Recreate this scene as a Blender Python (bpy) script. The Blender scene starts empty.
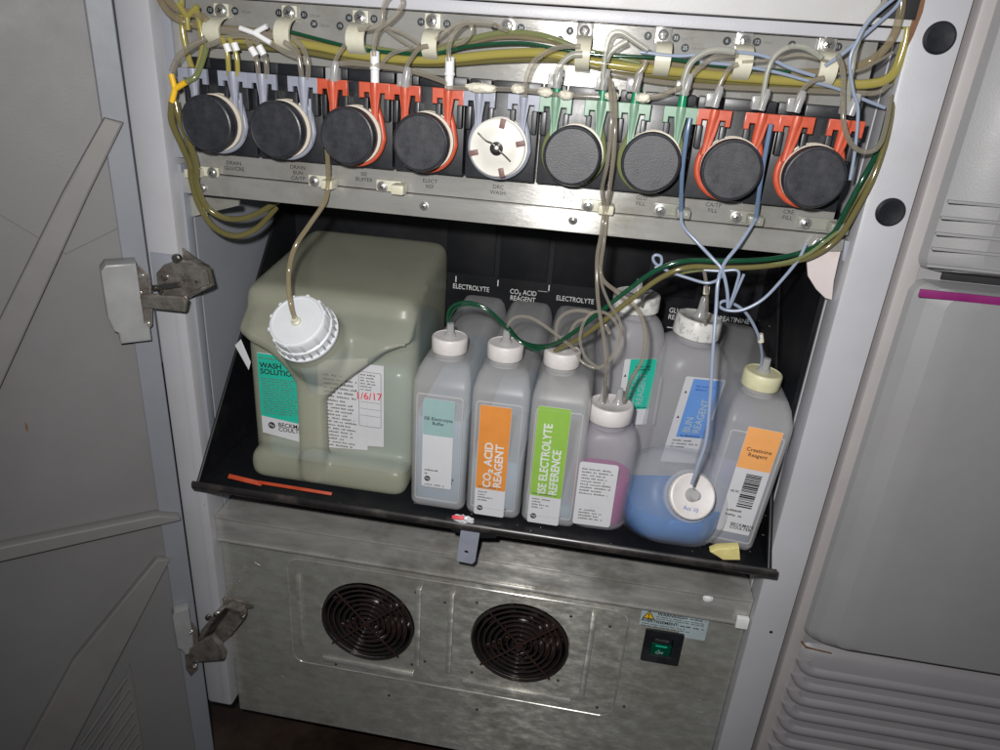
import bpy, bmesh, math, random
from mathutils import Vector, Matrix
random.seed(7)
S = bpy.context.scene
COL = S.collection

# ------------------------------------------------------------------ camera model (metres; cabinet front plane is y = 0)
F = 722.0
CX = Vector((0.98511092, 0.12451647, -0.11854168))   # world X, Y, Z seen in camera axes (right, down, forward)
CY = Vector((0.15872114, -0.39375903, 0.90540677))
CZ = Vector((0.06606120, -0.91074117, -0.40765972))
CAM = Vector((0.41006115, -0.63888956, 0.81182745))

def ray(px, py):
    v = Vector((px - 500, py - 375, F))
    return Vector((CX.dot(v), CY.dot(v), CZ.dot(v)))

def hit(px, py, y=None, x=None, z=None):
    d = ray(px, py)
    if y is not None: t = (y - CAM.y) / d.y
    elif x is not None: t = (x - CAM.x) / d.x
    else: t = (z - CAM.z) / d.z
    return CAM + d * t

# door plane
DD = Vector((-0.7819888, -0.62329248, 0)); DN = Vector((0.62329248, -0.7819888, 0)); DO = Vector((-0.036, -0.004, 0))

# ------------------------------------------------------------------ materials
MATS = {}
def new_mat(name):
    m = bpy.data.materials.new(name); m.use_nodes = True
    MATS[name] = m
    return m, m.node_tree.nodes, m.node_tree.links, m.node_tree.nodes['Principled BSDF']

def surf(name, col, rough=0.5, metal=0.0, var=0.12, scale=30, dirt=None, dirt_amt=0.0, dirt_scale=9, bump=0.0,
         bump_scale=200, stretch=(1, 1, 1), rvar=0.1, alpha=1.0, spec=0.5, coat=0.0, sss=0.0, transl=0.0, aniso=0.0):
    m, N, L, B = new_mat(name)
    tc = N.new('ShaderNodeTexCoord'); mp = N.new('ShaderNodeMapping'); mp.inputs['Scale'].default_value = stretch
    L.new(tc.outputs['Object'], mp.inputs['Vector'])
    n1 = N.new('ShaderNodeTexNoise'); n1.inputs['Scale'].default_value = scale; n1.inputs['Detail'].default_value = 6
    n1.inputs['Roughness'].default_value = 0.65
    L.new(mp.outputs[0], n1.inputs['Vector'])
    r1 = N.new('ShaderNodeMapRange'); r1.inputs[1].default_value = 0.3; r1.inputs[2].default_value = 0.7
    r1.inputs[3].default_value = 1 - var; r1.inputs[4].default_value = 1 + var
    L.new(n1.outputs['Fac'], r1.inputs[0])
    mul = N.new('ShaderNodeMix'); mul.data_type = 'RGBA'; mul.blend_type = 'MULTIPLY'; mul.inputs[0].default_value = 1
    mul.inputs['A'].default_value = (*col, 1)
    L.new(r1.outputs[0], mul.inputs['B'])
    out = mul.outputs['Result']
    if dirt:
        n2 = N.new('ShaderNodeTexNoise'); n2.inputs['Scale'].default_value = dirt_scale; n2.inputs['Detail'].default_value = 9
        n2.inputs['Roughness'].default_value = 0.7
        L.new(tc.outputs['Object'], n2.inputs['Vector'])
        r2 = N.new('ShaderNodeMapRange'); r2.inputs[1].default_value = 0.5; r2.inputs[2].default_value = 0.72
        r2.inputs[4].default_value = dirt_amt
        L.new(n2.outputs['Fac'], r2.inputs[0])
        mx = N.new('ShaderNodeMix'); mx.data_type = 'RGBA'; mx.inputs['B'].default_value = (*dirt, 1)
        L.new(r2.outputs[0], mx.inputs[0]); L.new(out, mx.inputs['A']); out = mx.outputs['Result']
    L.new(out, B.inputs['Base Color'])
    rr = N.new('ShaderNodeMapRange'); rr.inputs[1].default_value = 0.3; rr.inputs[2].default_value = 0.7
    rr.inputs[3].default_value = max(0.02, rough - rvar); rr.inputs[4].default_value = min(1, rough + rvar)
    L.new(n1.outputs['Fac'], rr.inputs[0]); L.new(rr.outputs[0], B.inputs['Roughness'])
    B.inputs['Metallic'].default_value = metal
    if aniso:
        cv = N.new('ShaderNodeCombineXYZ'); cv.inputs[0].default_value = 1
        L.new(cv.outputs[0], B.inputs['Tangent']); B.inputs['Anisotropic'].default_value = aniso; B.inputs['Anisotropic Rotation'].default_value = 0.25
    B.inputs['Specular IOR Level'].default_value = spec
    B.inputs['Coat Weight'].default_value = coat
    if sss:
        B.inputs['Subsurface Weight'].default_value = sss; B.inputs['Subsurface Radius'].default_value = (0.02, 0.018, 0.015)
        B.inputs['Subsurface Scale'].default_value = 0.4
    B.inputs['Alpha'].default_value = alpha
    if bump:
        n3 = N.new('ShaderNodeTexNoise'); n3.inputs['Scale'].default_value = bump_scale; n3.inputs['Detail'].default_value = 3
        L.new(mp.outputs[0], n3.inputs['Vector'])
        bp = N.new('ShaderNodeBump'); bp.inputs['Strength'].default_value = bump; bp.inputs['Distance'].default_value = 0.001
        L.new(n3.outputs['Fac'], bp.inputs['Height']); L.new(bp.outputs[0], B.inputs['Normal'])
    return m

surf('alu', (0.45, 0.445, 0.42), 0.36, 0.50, 0.10, 16, dirt=(0.24, 0.21, 0.15), dirt_amt=0.55, dirt_scale=14, bump=0.15, bump_scale=260, stretch=(0.35, 1, 2.2), rvar=0.08, aniso=.93)
surf('galv', (0.43, 0.43, 0.39), 0.31, 0.55, 0.10, 90, dirt=(0.22, 0.19, 0.13), dirt_amt=0.55, dirt_scale=14, bump=0.10, bump_scale=150, stretch=(0.6, 1, 1.3), rvar=0.12, aniso=.93)
surf('galv_light', (0.50, 0.49, 0.46), 0.32, 0.55, 0.16, 60, dirt=(0.17, 0.15, 0.11), dirt_amt=0.6, dirt_scale=13, bump=0.2, stretch=(0.4, 1, 1.6), aniso=.93)
surf('white_paint', (0.42, 0.42, 0.445), 0.38, 0, 0.04, 12, dirt=(0.4, 0.37, 0.34), dirt_amt=0.4, dirt_scale=10, bump=0.12, bump_scale=500)
surf('beam_paint', (0.48, 0.475, 0.47), 0.42, 0, 0.04, 12, dirt=(0.4, 0.38, 0.35), dirt_amt=0.4, bump=0.1, bump_scale=500)
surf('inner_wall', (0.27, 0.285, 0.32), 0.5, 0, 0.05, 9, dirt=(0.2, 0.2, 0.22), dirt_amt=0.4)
surf('door_grey', (0.185, 0.180, 0.180), 0.55, 0, 0.05, 7, dirt=(0.18, 0.165, 0.155), dirt_amt=0.5, dirt_scale=6, bump=0.1, bump_scale=600)
surf('door_edge', (0.21, 0.22, 0.245), 0.5, 0, 0.05, 9)
surf('door_rib', (0.20, 0.192, 0.187), 0.5, 0, 0.07, 14, dirt=(0.2, 0.17, 0.15), dirt_amt=0.5)
surf('cover_grey', (0.245, 0.245, 0.250), 0.5, 0, 0.04, 8, dirt=(0.25, 0.23, 0.22), dirt_amt=0.4, dirt_scale=6, bump=0.12, bump_scale=700)
surf('cover_edge', (0.36, 0.335, 0.33), 0.45, 0, 0.05, 10)
surf('cover_rib', (0.25, 0.24, 0.25), 0.45, 0, 0.05, 10)
surf('magenta', (0.20, 0.012, 0.12), 0.5)
surf('black_plastic', (0.011, 0.012, 0.015), 0.42, 0, 0.25, 20, dirt=(0.05, 0.05, 0.055), dirt_amt=0.5, dirt_scale=16, rvar=0.12)
surf('knob_black', (0.022, 0.023, 0.028), 0.42, 0, 0.2, 90, dirt=(0.06, 0.06, 0.065), dirt_amt=0.45, dirt_scale=60, bump=0.1, bump_scale=900)
surf('tray_black', (0.007, 0.0075, 0.0095), 0.42, 0, 0.25, 12, dirt=(0.022, 0.02, 0.02), dirt_amt=0.6, dirt_scale=22, rvar=0.1, spec=0.3)
surf('tray_lip', (0.018, 0.016, 0.016), 0.33, 0, 0.3, 25, dirt=(0.10, 0.085, 0.075), dirt_amt=0.6, dirt_scale=26)
surf('cream', (0.55, 0.50, 0.42), 0.4, 0, 0.08, 60, dirt=(0.35, 0.27, 0.18), dirt_amt=0.5, dirt_scale=60)
surf('white_rotor', (0.62, 0.60, 0.55), 0.4, 0, 0.06, 60)
surf('brown_notch', (0.14, 0.07, 0.06), 0.5)
surf('clip_grey', (0.25, 0.265, 0.32), 0.4, 0, 0.08, 60)
surf('clip_red', (0.46, 0.075, 0.035), 0.38, 0, 0.1, 70)
surf('clip_green', (0.16, 0.27, 0.19), 0.38, 0, 0.1, 70)
surf('nozzle_green', (0.01, 0.20, 0.09), 0.3)
surf('nylon', (0.56, 0.54, 0.43), 0.42, 0, 0.08, 90, dirt=(0.42, 0.36, 0.2), dirt_amt=0.5, dirt_scale=50, sss=0.15)
surf('connector_white', (0.72, 0.72, 0.72), 0.35)
surf('glue', (0.60, 0.57, 0.47), 0.5, 0, 0.15, 200, bump=0.8, bump_scale=400)
surf('screw_metal', (0.55, 0.54, 0.52), 0.25, 0.8)
surf('screw_dark', (0.03, 0.028, 0.025), 0.4, 0.4)
surf('steel', (0.38, 0.36, 0.33), 0.2, 0.95, 0.15, 80)
surf('hinge_metal', (0.42, 0.38, 0.34), 0.2, 0.75, 0.35, 70, dirt=(0.07, 0.035, 0.02), dirt_amt=0.8, dirt_scale=60, bump=0.3, bump_scale=300)
surf('hinge_cup', (0.27, 0.27, 0.27), 0.45)
surf('ink', (0.012, 0.012, 0.014), 0.6)
surf('ink_soft', (0.11, 0.11, 0.10), 0.6)
surf('ink_white', (0.62, 0.63, 0.62), 0.5)
surf('ink_red', (0.62, 0.04, 0.06), 0.5)
surf('ink_blue', (0.05, 0.12, 0.42), 0.5)
surf('paper', (0.56, 0.56, 0.58), 0.4, 0, 0.03, 40)
surf('paper_teal', (0.02, 0.42, 0.30), 0.4, 0, 0.05, 40)
surf('paper_pale', (0.27, 0.40, 0.40), 0.4, 0, 0.05, 40)
surf('paper_orange', (0.64, 0.24, 0.05), 0.4, 0, 0.05, 40)
surf('paper_orange_pale', (0.78, 0.36, 0.12), 0.4, 0, 0.05, 40)
surf('paper_green', (0.24, 0.43, 0.07), 0.4, 0, 0.05, 40)
surf('paper_blue', (0.13, 0.28, 0.62), 0.4, 0, 0.05, 40)
surf('paper_metal', (0.36, 0.43, 0.45), 0.4)
surf('yellow', (0.75, 0.45, 0.02), 0.5)
surf('cap_white', (0.62, 0.59, 0.58), 0.45, 0, 0.04, 60, dirt=(0.50, 0.44, 0.38), dirt_amt=0.5, dirt_scale=55, bump=0.1, bump_scale=400)
surf('cap_spotted', (0.66, 0.65, 0.62), 0.45, 0, 0.06, 60, dirt=(0.10, 0.09, 0.08), dirt_amt=0.9, dirt_scale=120)
surf('cap_yellowed', (0.60, 0.58, 0.38), 0.45, 0, 0.06, 60, dirt=(0.40, 0.42, 0.14), dirt_amt=0.7, dirt_scale=40)
surf('cap_jug', (0.62, 0.64, 0.66), 0.35, 0, 0.03, 60)
surf('orange_clip', (0.40, 0.05, 0.015), 0.45, 0, 0.12, 60)
surf('floor_brown', (0.022, 0.012, 0.008), 0.5, 0, 0.45, 14, dirt=(0.07, 0.045, 0.03), dirt_amt=0.5, dirt_scale=10)
surf('fan_black', (0.012, 0.011, 0.011), 0.22, 0, 0.3, 40, dirt=(0.05, 0.025, 0.02), dirt_amt=0.7, dirt_scale=50)
surf('fan_rust', (0.035, 0.018, 0.015), 0.35, 0.2, 0.3, 60)
surf('guard_metal', (0.045, 0.038, 0.036), 0.2, 0.5, 0.25, 60)
surf('switch_green', (0.0, 0.05, 0.025), 0.3)
surf('yellow_scrap', (0.62, 0.55, 0.22), 0.5, 0, 0.15, 90)
surf('pink_paint', (0.56, 0.50, 0.49), 0.45, 0, 0.06, 30, dirt=(0.4, 0.3, 0.2), dirt_amt=0.4, dirt_scale=40)
surf('rust', (0.16, 0.07, 0.03), 0.6)

def shell(name, col, alpha, rough=0.36, dirt=None):
    """milky polyethylene wall: part of the light goes straight through, the rest scatters"""
    m, N, L, B = new_mat(name)
    tc = N.new('ShaderNodeTexCoord')
    n = N.new('ShaderNodeTexNoise'); n.inputs['Scale'].default_value = 18; n.inputs['Detail'].default_value = 5
    L.new(tc.outputs['Object'], n.inputs['Vector'])
    r = N.new('ShaderNodeMapRange'); r.inputs[1].default_value = 0.3; r.inputs[2].default_value = 0.7
    r.inputs[3].default_value = 0.92; r.inputs[4].default_value = 1.06
    L.new(n.outputs['Fac'], r.inputs[0])
    mul = N.new('ShaderNodeMix'); mul.data_type = 'RGBA'; mul.blend_type = 'MULTIPLY'; mul.inputs[0].default_value = 1
    mul.inputs['A'].default_value = (*col, 1); L.new(r.outputs[0], mul.inputs['B'])
    L.new(mul.outputs['Result'], B.inputs['Base Color'])
    B.inputs['Roughness'].default_value = rough
    n2 = N.new('ShaderNodeTexNoise'); n2.inputs['Scale'].default_value = 70; n2.inputs['Detail'].default_value = 2
    L.new(tc.outputs['Object'], n2.inputs['Vector'])
    bp = N.new('ShaderNodeBump'); bp.inputs['Strength'].default_value = 0.12; bp.inputs['Distance'].default_value = 0.001
    L.new(n2.outputs['Fac'], bp.inputs['Height']); L.new(bp.outputs[0], B.inputs['Normal'])
    tr = N.new('ShaderNodeBsdfTranslucent'); L.new(mul.outputs['Result'], tr.inputs['Color'])
    m1 = N.new('ShaderNodeMixShader'); m1.inputs[0].default_value = 0.3
    L.new(B.outputs[0], m1.inputs[1]); L.new(tr.outputs[0], m1.inputs[2])
    tp = N.new('ShaderNodeBsdfTransparent')
    m2 = N.new('ShaderNodeMixShader'); m2.inputs[0].default_value = alpha
    L.new(tp.outputs[0], m2.inputs[1]); L.new(m1.outputs[0], m2.inputs[2])
    L.new(m2.outputs[0], N['Material Output'].inputs['Surface'])
    return m
shell('pe_grey', (0.72, 0.71, 0.71), 0.44)
shell('pe_round', (0.70, 0.69, 0.72), 0.44)
shell('pe_jug', (0.54, 0.54, 0.42), 0.55, 0.32)
shell('pe_blue', (0.72, 0.74, 0.80), 0.22)
shell('pe_small', (0.70, 0.67, 0.74), 0.30)

def tubing(name, col, alpha, rough=0.12):
    m, N, L, B = new_mat(name)
    B.inputs['Base Color'].default_value = (*col, 1); B.inputs['Roughness'].default_value = rough
    B.inputs['Specular IOR Level'].default_value = 0.8
    tp = N.new('ShaderNodeBsdfTransparent'); tp.inputs['Color'].default_value = (*[min(1, 0.55 + c * 0.5) for c in col], 1)
    fr = N.new('ShaderNodeLayerWeight'); fr.inputs['Blend'].default_value = 0.45
    r = N.new('ShaderNodeMapRange'); r.inputs[3].default_value = alpha; r.inputs[4].default_value = min(1, alpha + 0.45)
    L.new(fr.outputs['Facing'], r.inputs[0])
    mx = N.new('ShaderNodeMixShader'); L.new(r.outputs[0], mx.inputs[0])
    L.new(tp.outputs[0], mx.inputs[1]); L.new(B.outputs[0], mx.inputs[2])
    L.new(mx.outputs[0], N['Material Output'].inputs['Surface'])
    return m
tubing('t_clear', (0.55, 0.51, 0.44), 0.14)
tubing('t_amber', (0.42, 0.35, 0.22), 0.28)
tubing('t_yellow', (0.44, 0.38, 0.10), 0.55)
tubing('t_olive', (0.19, 0.165, 0.06), 0.6)
tubing('t_green', (0.010, 0.075, 0.035), 0.65)
tubing('t_palegreen', (0.25, 0.28, 0.12), 0.5)
tubing('t_blue', (0.34, 0.40, 0.52), 0.6, 0.25)
tubing('t_bluedark', (0.13, 0.20, 0.32), 0.85, 0.25)
tubing('t_grey', (0.42, 0.38, 0.31), 0.24)
tubing('t_milky', (0.52, 0.52, 0.46), 0.32, 0.3)
tubing('adapter', (0.50, 0.50, 0.50), 0.45, 0.2)
def liquid(name, col):
    m = surf(name, col, 0.25, 0, 0.04, 12)
    return m
liquid('liq_clear', (0.25, 0.36, 0.47)); liquid('liq_blue', (0.0, 0.13, 0.40)); liquid('liq_pink', (0.36, 0.02, 0.20))
liquid('liq_jug', (0.25, 0.37, 0.43)); liquid('liq_pale', (0.15, 0.19, 0.33))

# ------------------------------------------------------------------ object helpers
OFF = {}
def thing(name, label, cat, loc=(0, 0, 0), group=None, rot=None, local=False, kind=None):
    o = bpy.data.objects.new(name, None); COL.objects.link(o)
    o.empty_display_size = 0.01
    o.location = loc
    if rot is not None: o.rotation_mode = 'QUATERNION'; o.rotation_quaternion = rot
    o['label'] = label; o['category'] = cat
    if group: o['group'] = group
    if kind: o['kind'] = kind
    OFF[o.name] = Vector((0, 0, 0)) if local else Vector(loc)
    return o

def finish(name, me, mat, parent, smooth=True, label=None, angle=40):
    off = OFF[parent.name] if parent else Vector((0, 0, 0))
    if off.length: me.transform(Matrix.Translation(-off))
    me.materials.clear(); me.materials.append(MATS[mat])
    for p in me.polygons: p.material_index = 0
    if smooth:
        me.polygons.foreach_set('use_smooth', [True] * len(me.polygons))
        try: me.set_sharp_from_angle(angle=math.radians(angle))
        except Exception: pass
    me.name = name
    o = bpy.data.objects.new(name, me); COL.objects.link(o)
    if parent: o.parent = parent
    OFF[o.name] = off
    if label: o['label'] = label
    return o

def from_bm(name, bm, mat, parent, smooth=True, angle=40, label=None):
    bmesh.ops.recalc_face_normals(bm, faces=bm.faces)
    me = bpy.data.meshes.new(name); bm.to_mesh(me); bm.free()
    return finish(name, me, mat, parent, smooth, label, angle)

def tag(o, label, cat, group=None, kind=None):
    if label: o['label'] = label
    if cat: o['category'] = cat
    if group: o['group'] = group
    if kind: o['kind'] = kind
    return o

def bm_box(bm, a, b, bev=0.0, M=None, seg=2):
    r = bmesh.ops.create_cube(bm, size=1)
    c = [(a[i] + b[i]) / 2 for i in range(3)]; s = [abs(b[i] - a[i]) for i in range(3)]
    for v in r['verts']: v.co = Vector((c[0] + v.co.x * s[0], c[1] + v.co.y * s[1], c[2] + v.co.z * s[2]))
    if bev:
        es = list({e for v in r['verts'] for e in v.link_edges})
        q = bmesh.ops.bevel(bm, geom=es, offset=min(bev, min(s) * 0.45), segments=seg, affect='EDGES', profile=0.6)
        vs = list({v for f in q['faces'] for v in f.verts} | {v for v in r['verts'] if v.is_valid})
    else: vs = r['verts']
    if M is not None:
        for v in vs: v.co = M @ v.co
    return vs

def box(name, a, b, mat, parent, bev=0.001, M=None, label=None):
    bm = bmesh.new(); bm_box(bm, a, b, bev, M)
    return from_bm(name, bm, mat, parent, label=label)

def frame(axis):
    w = Vector(axis).normalized()
    u = w.orthogonal().normalized() if abs(w.z) > 0.95 else Vector((0, 0, 1)).cross(w).normalized()
    return u, w.cross(u), w

def bm_lathe(bm, prof, org, axis, seg=32, wob=None):
    """prof: list of (radius, distance along axis)"""
    u, v, w = frame(axis); org = Vector(org)
    rings = []
    for k, (r, t) in enumerate(prof):
        if r < 1e-7: rings.append([bm.verts.new(org + w * t)]); continue
        rings.append([bm.verts.new(org + w * t + (u * math.cos(2 * math.pi * i / seg) + v * math.sin(2 * math.pi * i / seg))
                      * (r * (1 + (wob(k, i) if wob else 0)))) for i in range(seg)])
    for A, B in zip(rings, rings[1:]):
        for i in range(seg):
            j = (i + 1) % seg
            if len(A) == 1 and len(B) == 1: continue
            if len(A) == 1: bm.faces.new((A[0], B[i], B[j]))
            elif len(B) == 1: bm.faces.new((A[i], A[j], B[0]))
            else: bm.faces.new((A[i], A[j], B[j], B[i]))
    if len(rings[0]) > 1: bm.faces.new(rings[0])
    if len(rings[-1]) > 1: bm.faces.new(rings[-1])

def lathe(name, prof, org, axis, mat, parent, seg=32, angle=40, wob=None, label=None):
    bm = bmesh.new(); bm_lathe(bm, prof, org, axis, seg, wob)
    return from_bm(name, bm, mat, parent, angle=angle, label=label)

def catmull(P, n=8):
    P = [Vector(p) for p in P]
    if len(P) < 3: return P
    Q = [P[0] * 2 - P[1]] + P + [P[-1] * 2 - P[-2]]
    out = []
    for i in range(1, len(Q) - 2):
        p0, p1, p2, p3 = Q[i - 1:i + 3]
        for k in range(n):
            t = k / n
            out.append(0.5 * ((2 * p1) + (p2 - p0) * t + (2 * p0 - 5 * p1 + 4 * p2 - p3) * t * t + (3 * p1 - p0 - 3 * p2 + p3) * t ** 3))
    out.append(P[-1])
    return out

def bm_tube(bm, pts, r, seg=10, rad=None):
    pts = [pts[0]] + [p for a, p in zip(pts, pts[1:]) if (p - a).length > 1e-6]
    t0 = (pts[1] - pts[0]).normalized(); u = t0.orthogonal().normalized()
    rings = []
    for i, p in enumerate(pts):
        t = (pts[min(i + 1, len(pts) - 1)] - pts[max(i - 1, 0)]).normalized()
        u = (u - t * u.dot(t)).normalized(); v = t.cross(u)
        rr = rad[min(i, len(rad) - 1)] if rad else r
        rings.append([bm.verts.new(p + (u * math.cos(2 * math.pi * k / seg) + v * math.sin(2 * math.pi * k / seg)) * rr) for k in range(seg)])
    for A, B in zip(rings, rings[1:]):
        for k in range(seg):
            j = (k + 1) % seg; bm.faces.new((A[k], A[j], B[j], B[k]))
    bm.faces.new(rings[0]); bm.faces.new(rings[-1])

def tube(name, pts, r, mat, parent, n=8, seg=10):
    bm = bmesh.new(); bm_tube(bm, catmull(pts, n), r, seg)
    return from_bm(name, bm, mat, parent, angle=60)

def curve_mesh(cu):
    o = bpy.data.objects.new('tmp', cu); COL.objects.link(o)
    bpy.context.view_layer.update()
    dg = bpy.context.evaluated_depsgraph_get()
    me = bpy.data.meshes.new_from_object(o.evaluated_get(dg))
    bpy.data.objects.remove(o); bpy.data.curves.remove(cu)
    return me

def basis(org, ux, uy):
    ux = Vector(ux).normalized(); uy = Vector(uy); uy = (uy - ux * uy.dot(ux)).normalized(); uz = ux.cross(uy)
    M = Matrix.Identity(4)
    for i, a in enumerate((ux, uy, uz)):
        for j in range(3): M[j][i] = a[j]
    M.translation = org
    return M
FRONT = ((1, 0, 0), (0, 0, 1))     # local frame of things lying on a plane y = const, facing the viewer

def plate(name, loops, M, th, mat, parent, bev=0.0, label=None):
    """flat shape with holes in M's xy plane, growing from 0 to th along +z"""
    cu = bpy.data.curves.new('c', 'CURVE'); cu.dimensions = '2D'; cu.fill_mode = 'BOTH'
    for lp in loops:
        s = cu.splines.new('POLY'); s.points.add(len(lp) - 1)
        for p, q in zip(s.points, lp): p.co = (q[0], q[1], 0, 1)
        s.use_cyclic_u = True
    cu.extrude = max(th / 2 - bev, 1e-6); cu.bevel_depth = bev; cu.bevel_resolution = 1
    if bev: cu.offset = -bev
    me = curve_mesh(cu)
    me.transform(M @ Matrix.Translation((0, 0, th / 2)))
    return finish(name, me, mat, parent, True, label, 35)

def rrect(x0, x1, y0, y1, r, n=5):
    out = []
    for cx, cy, a0 in ((x1 - r, y1 - r, 0), (x0 + r, y1 - r, 90), (x0 + r, y0 + r, 180), (x1 - r, y0 + r, 270)):
        for k in range(n + 1):
            a = math.radians(a0 + 90 * k / n); out.append((cx + r * math.cos(a), cy + r * math.sin(a)))
    return out
def circ(cx, cy, r, n=40): return [(cx + r * math.cos(2 * math.pi * i / n), cy + r * math.sin(2 * math.pi * i / n)) for i in range(n)]

def text(name, s, M, size, mat, parent, align='CENTER', bold=0.0, lines=1.0, sx=1.0):
    cu = bpy.data.curves.new('t', 'FONT'); cu.body = s; cu.size = size; cu.align_x = align; cu.align_y = 'CENTER'
    cu.offset = bold * size; cu.extrude = 0.00006; cu.space_line = lines; cu.resolution_u = 3
    me = curve_mesh(cu); me.transform(M @ Matrix.Diagonal((sx, 1, 1, 1)))
    return finish(name, me, mat, parent, False)

def bm_strokes(bm, M, x0, x1, y0, y1, rows, fill=0.8, h=0.45, rnd=None, seed=1):
    """rows of fine print too small to be read: word-long strokes"""
    R = random.Random(seed); dy = (y1 - y0) / rows
    for r in range(rows):
        y = y1 - (r + 0.5) * dy; x = x0; end = x0 + (x1 - x0) * (1 - R.random() * (1 - fill) * 2 if rows > 1 else 1)
        while x < end:
            w = dy * (0.8 + 3.0 * R.random())
            xe = min(x + w, end)
            k = x
            while k < xe - dy * 0.15:            # letters of a word
                lw = dy * (0.18 + 0.22 * R.random())
                hh = dy * h * (0.6 + 0.5 * R.random())
                a = [Vector((k, y - dy * h / 2, 0)), Vector((k + lw, y - dy * h / 2, 0)), Vector((k + lw, y - dy * h / 2 + hh, 0)), Vector((k, y - dy * h / 2 + hh, 0))]
                bm.faces.new([bm.verts.new(M @ q) for q in a]); k += lw * 1.35
            x = xe + dy * 0.5

def fine_print(name, M, x0, x1, y0, y1, rows, mat, parent, fill=0.8, h=0.45, seed=1):
    bm = bmesh.new(); bm_strokes(bm, M, x0, x1, y0, y1, rows, fill, h, seed=seed)
    me = bpy.data.meshes.new(name); bm.to_mesh(me); bm.free()
    return finish(name, me, mat, parent, False)

def up(M, dz): return M @ Matrix.Translation((0, 0, dz))
def at(M, x, y, dz=0.0, rot=0): return M @ Matrix.Translation((x, y, dz)) @ Matrix.Rotation(math.radians(rot), 4, 'Z')

def screw(name, org, axis, parent, r=0.0042, mat='screw_metal', slot=True):
    s = lathe(name, [(r * 1.35, 0), (r * 1.35, 0.0006), (r, 0.0008), (r, 0.0022), (r * 0.8, 0.0028), (0.0, 0.003)], org, axis, mat, parent, 20)
    if slot:
        u, v, w = frame(axis); M = basis(Vector(org) + w * 0.0029, u + v * 0.5, v - u * 0.5)
        bm = bmesh.new()
        bm_box(bm, (-r * .6, -r * .12, -0.0004), (r * .6, r * .12, 0.0003), 0, M)
        bm_box(bm, (-r * .12, -r * .6, -0.0004), (r * .12, r * .6, 0.00035), 0, M)
        from_bm('screw_slot', bm, 'screw_dark', s, smooth=False)
    return s

def logo(M, s, parent):
    """round black emblem with two pale waves"""
    e = plate('emblem', [circ(0, 0, s, 28)], M, 0.00012, 'ink', parent)
    bm = bmesh.new()
    for oy in (0.22, -0.22):
        P = [(-0.72 + 1.44 * k / 12, oy + 0.17 * math.sin(k / 12 * 2 * math.pi)) for k in range(13)]
        for (xa, ya), (xb, yb) in zip(P, P[1:]):
            bm.faces.new([bm.verts.new(up(M, 0.0002) @ Vector((a * s, b * s, 0))) for a, b in ((xa, ya - .07), (xb, yb - .07), (xb, yb + .07), (xa, ya + .07))])
    me = bpy.data.meshes.new('wave'); bm.to_mesh(me); bm.free(); finish('wave_mark', me, 'ink_white', parent, False)

# ------------------------------------------------------------------ cabinet shell
fl = bpy.data.meshes.new('floor')
fl.from_pydata([(-1.6, -1.6, -.115), (2, -1.6, -.115), (2, 1.2, -.115), (-1.6, 1.2, -.115)], [], [(0, 1, 2, 3)])
tag(finish('floor', fl, 'floor_brown', None, False), 'dark brown stained floor under the cabinet', None, kind='structure')

cab = thing('cabinet', 'white painted steel cabinet frame with black round plugs on its right post', 'cabinet', (0.31, 0.2, -0.1))
def post(x0, x1, z0, z1, name):
    return box(name, (x0, 0, z0), (x1, 0.035, z1), 'white_paint', cab, 0.0045)
lp = post(-0.034, 0.0, -0.004, 0.985, 'left_post')
rp = post(0.617, 0.655, -0.1, 1.0, 'right_post')
box('post_seam', (-0.012, -0.0006, 0.0), (-0.0045, 0.002, 0.605), 'white_paint', lp, 0.0003)
for px, py in ((939, 38), (890, 212)):
    p = hit(px, py, y=0)
    q = lathe('plug', [(0.0115, -0.002), (0.0115, 0.0015), (0.0095, 0.003), (0.004, 0.0022), (0, 0.002)], p, (0, -1, 0), 'black_plastic', rp, 32)
p = hit(771, 632, y=0); lathe('screw_hole', [(0.0018, 0), (0.0018, 0.0003), (0, 0.0003)], p, (0, -1, 0), 'screw_dark', rp, 14)
for px, py in ((186, 541), (183, 571), (206, 505)):
    p = hit(px, py, y=0); lathe('screw_hole', [(0.0014, 0), (0.0014, 0.0004), (0, 0.0004)], p + Vector((-.003, 0, 0)), (0, -1, 0), 'screw_dark', lp, 12)
box('lower_beam', (0.0, 0.002, 0.8385), (0.617, 0.05, 0.8475), 'white_paint', cab, 0.001)
box('upper_beam', (0.0, -0.001, 0.8485), (0.617, 0.05, 0.98), 'beam_paint', cab, 0.002)
box('beam_slot', (0.02, -0.0022, 0.8515), (0.19, 0.0, 0.856), 'ink', cab, 0.0005)
box('beam_notch', (0.590, -0.0025, 0.8535), (0.617, 0.0, 0.875), 'ink', cab, 0.0005)
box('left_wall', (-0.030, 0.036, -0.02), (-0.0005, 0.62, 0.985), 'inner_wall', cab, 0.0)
box('right_wall', (0.6175, 0.036, -0.1), (0.645, 0.62, 1.0), 'white_paint', cab, 0.0)
box('back_wall', (-0.03, 0.621, -0.1), (0.65, 0.64, 1.0), 'black_plastic', cab, 0.0)
box('side_liner', (0.6125, 0.037, 0.31), (0.6168, 0.60, 0.70), 'tray_black', cab, 0.0)
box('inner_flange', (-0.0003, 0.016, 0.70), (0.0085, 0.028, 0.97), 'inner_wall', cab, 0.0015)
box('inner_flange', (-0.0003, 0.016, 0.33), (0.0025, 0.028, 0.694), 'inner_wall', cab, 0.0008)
rs = hit(922, 18, y=0)
plate('rust_streak', [[(-.0015, .016), (.002, .018), (.003, .004), (.001, -.012), (-.001, -.02), (-.003, -.006)]], basis(rs + Vector((-.004, -.0006, 0)), *FRONT), 0.0005, 'rust', rp)
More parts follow.
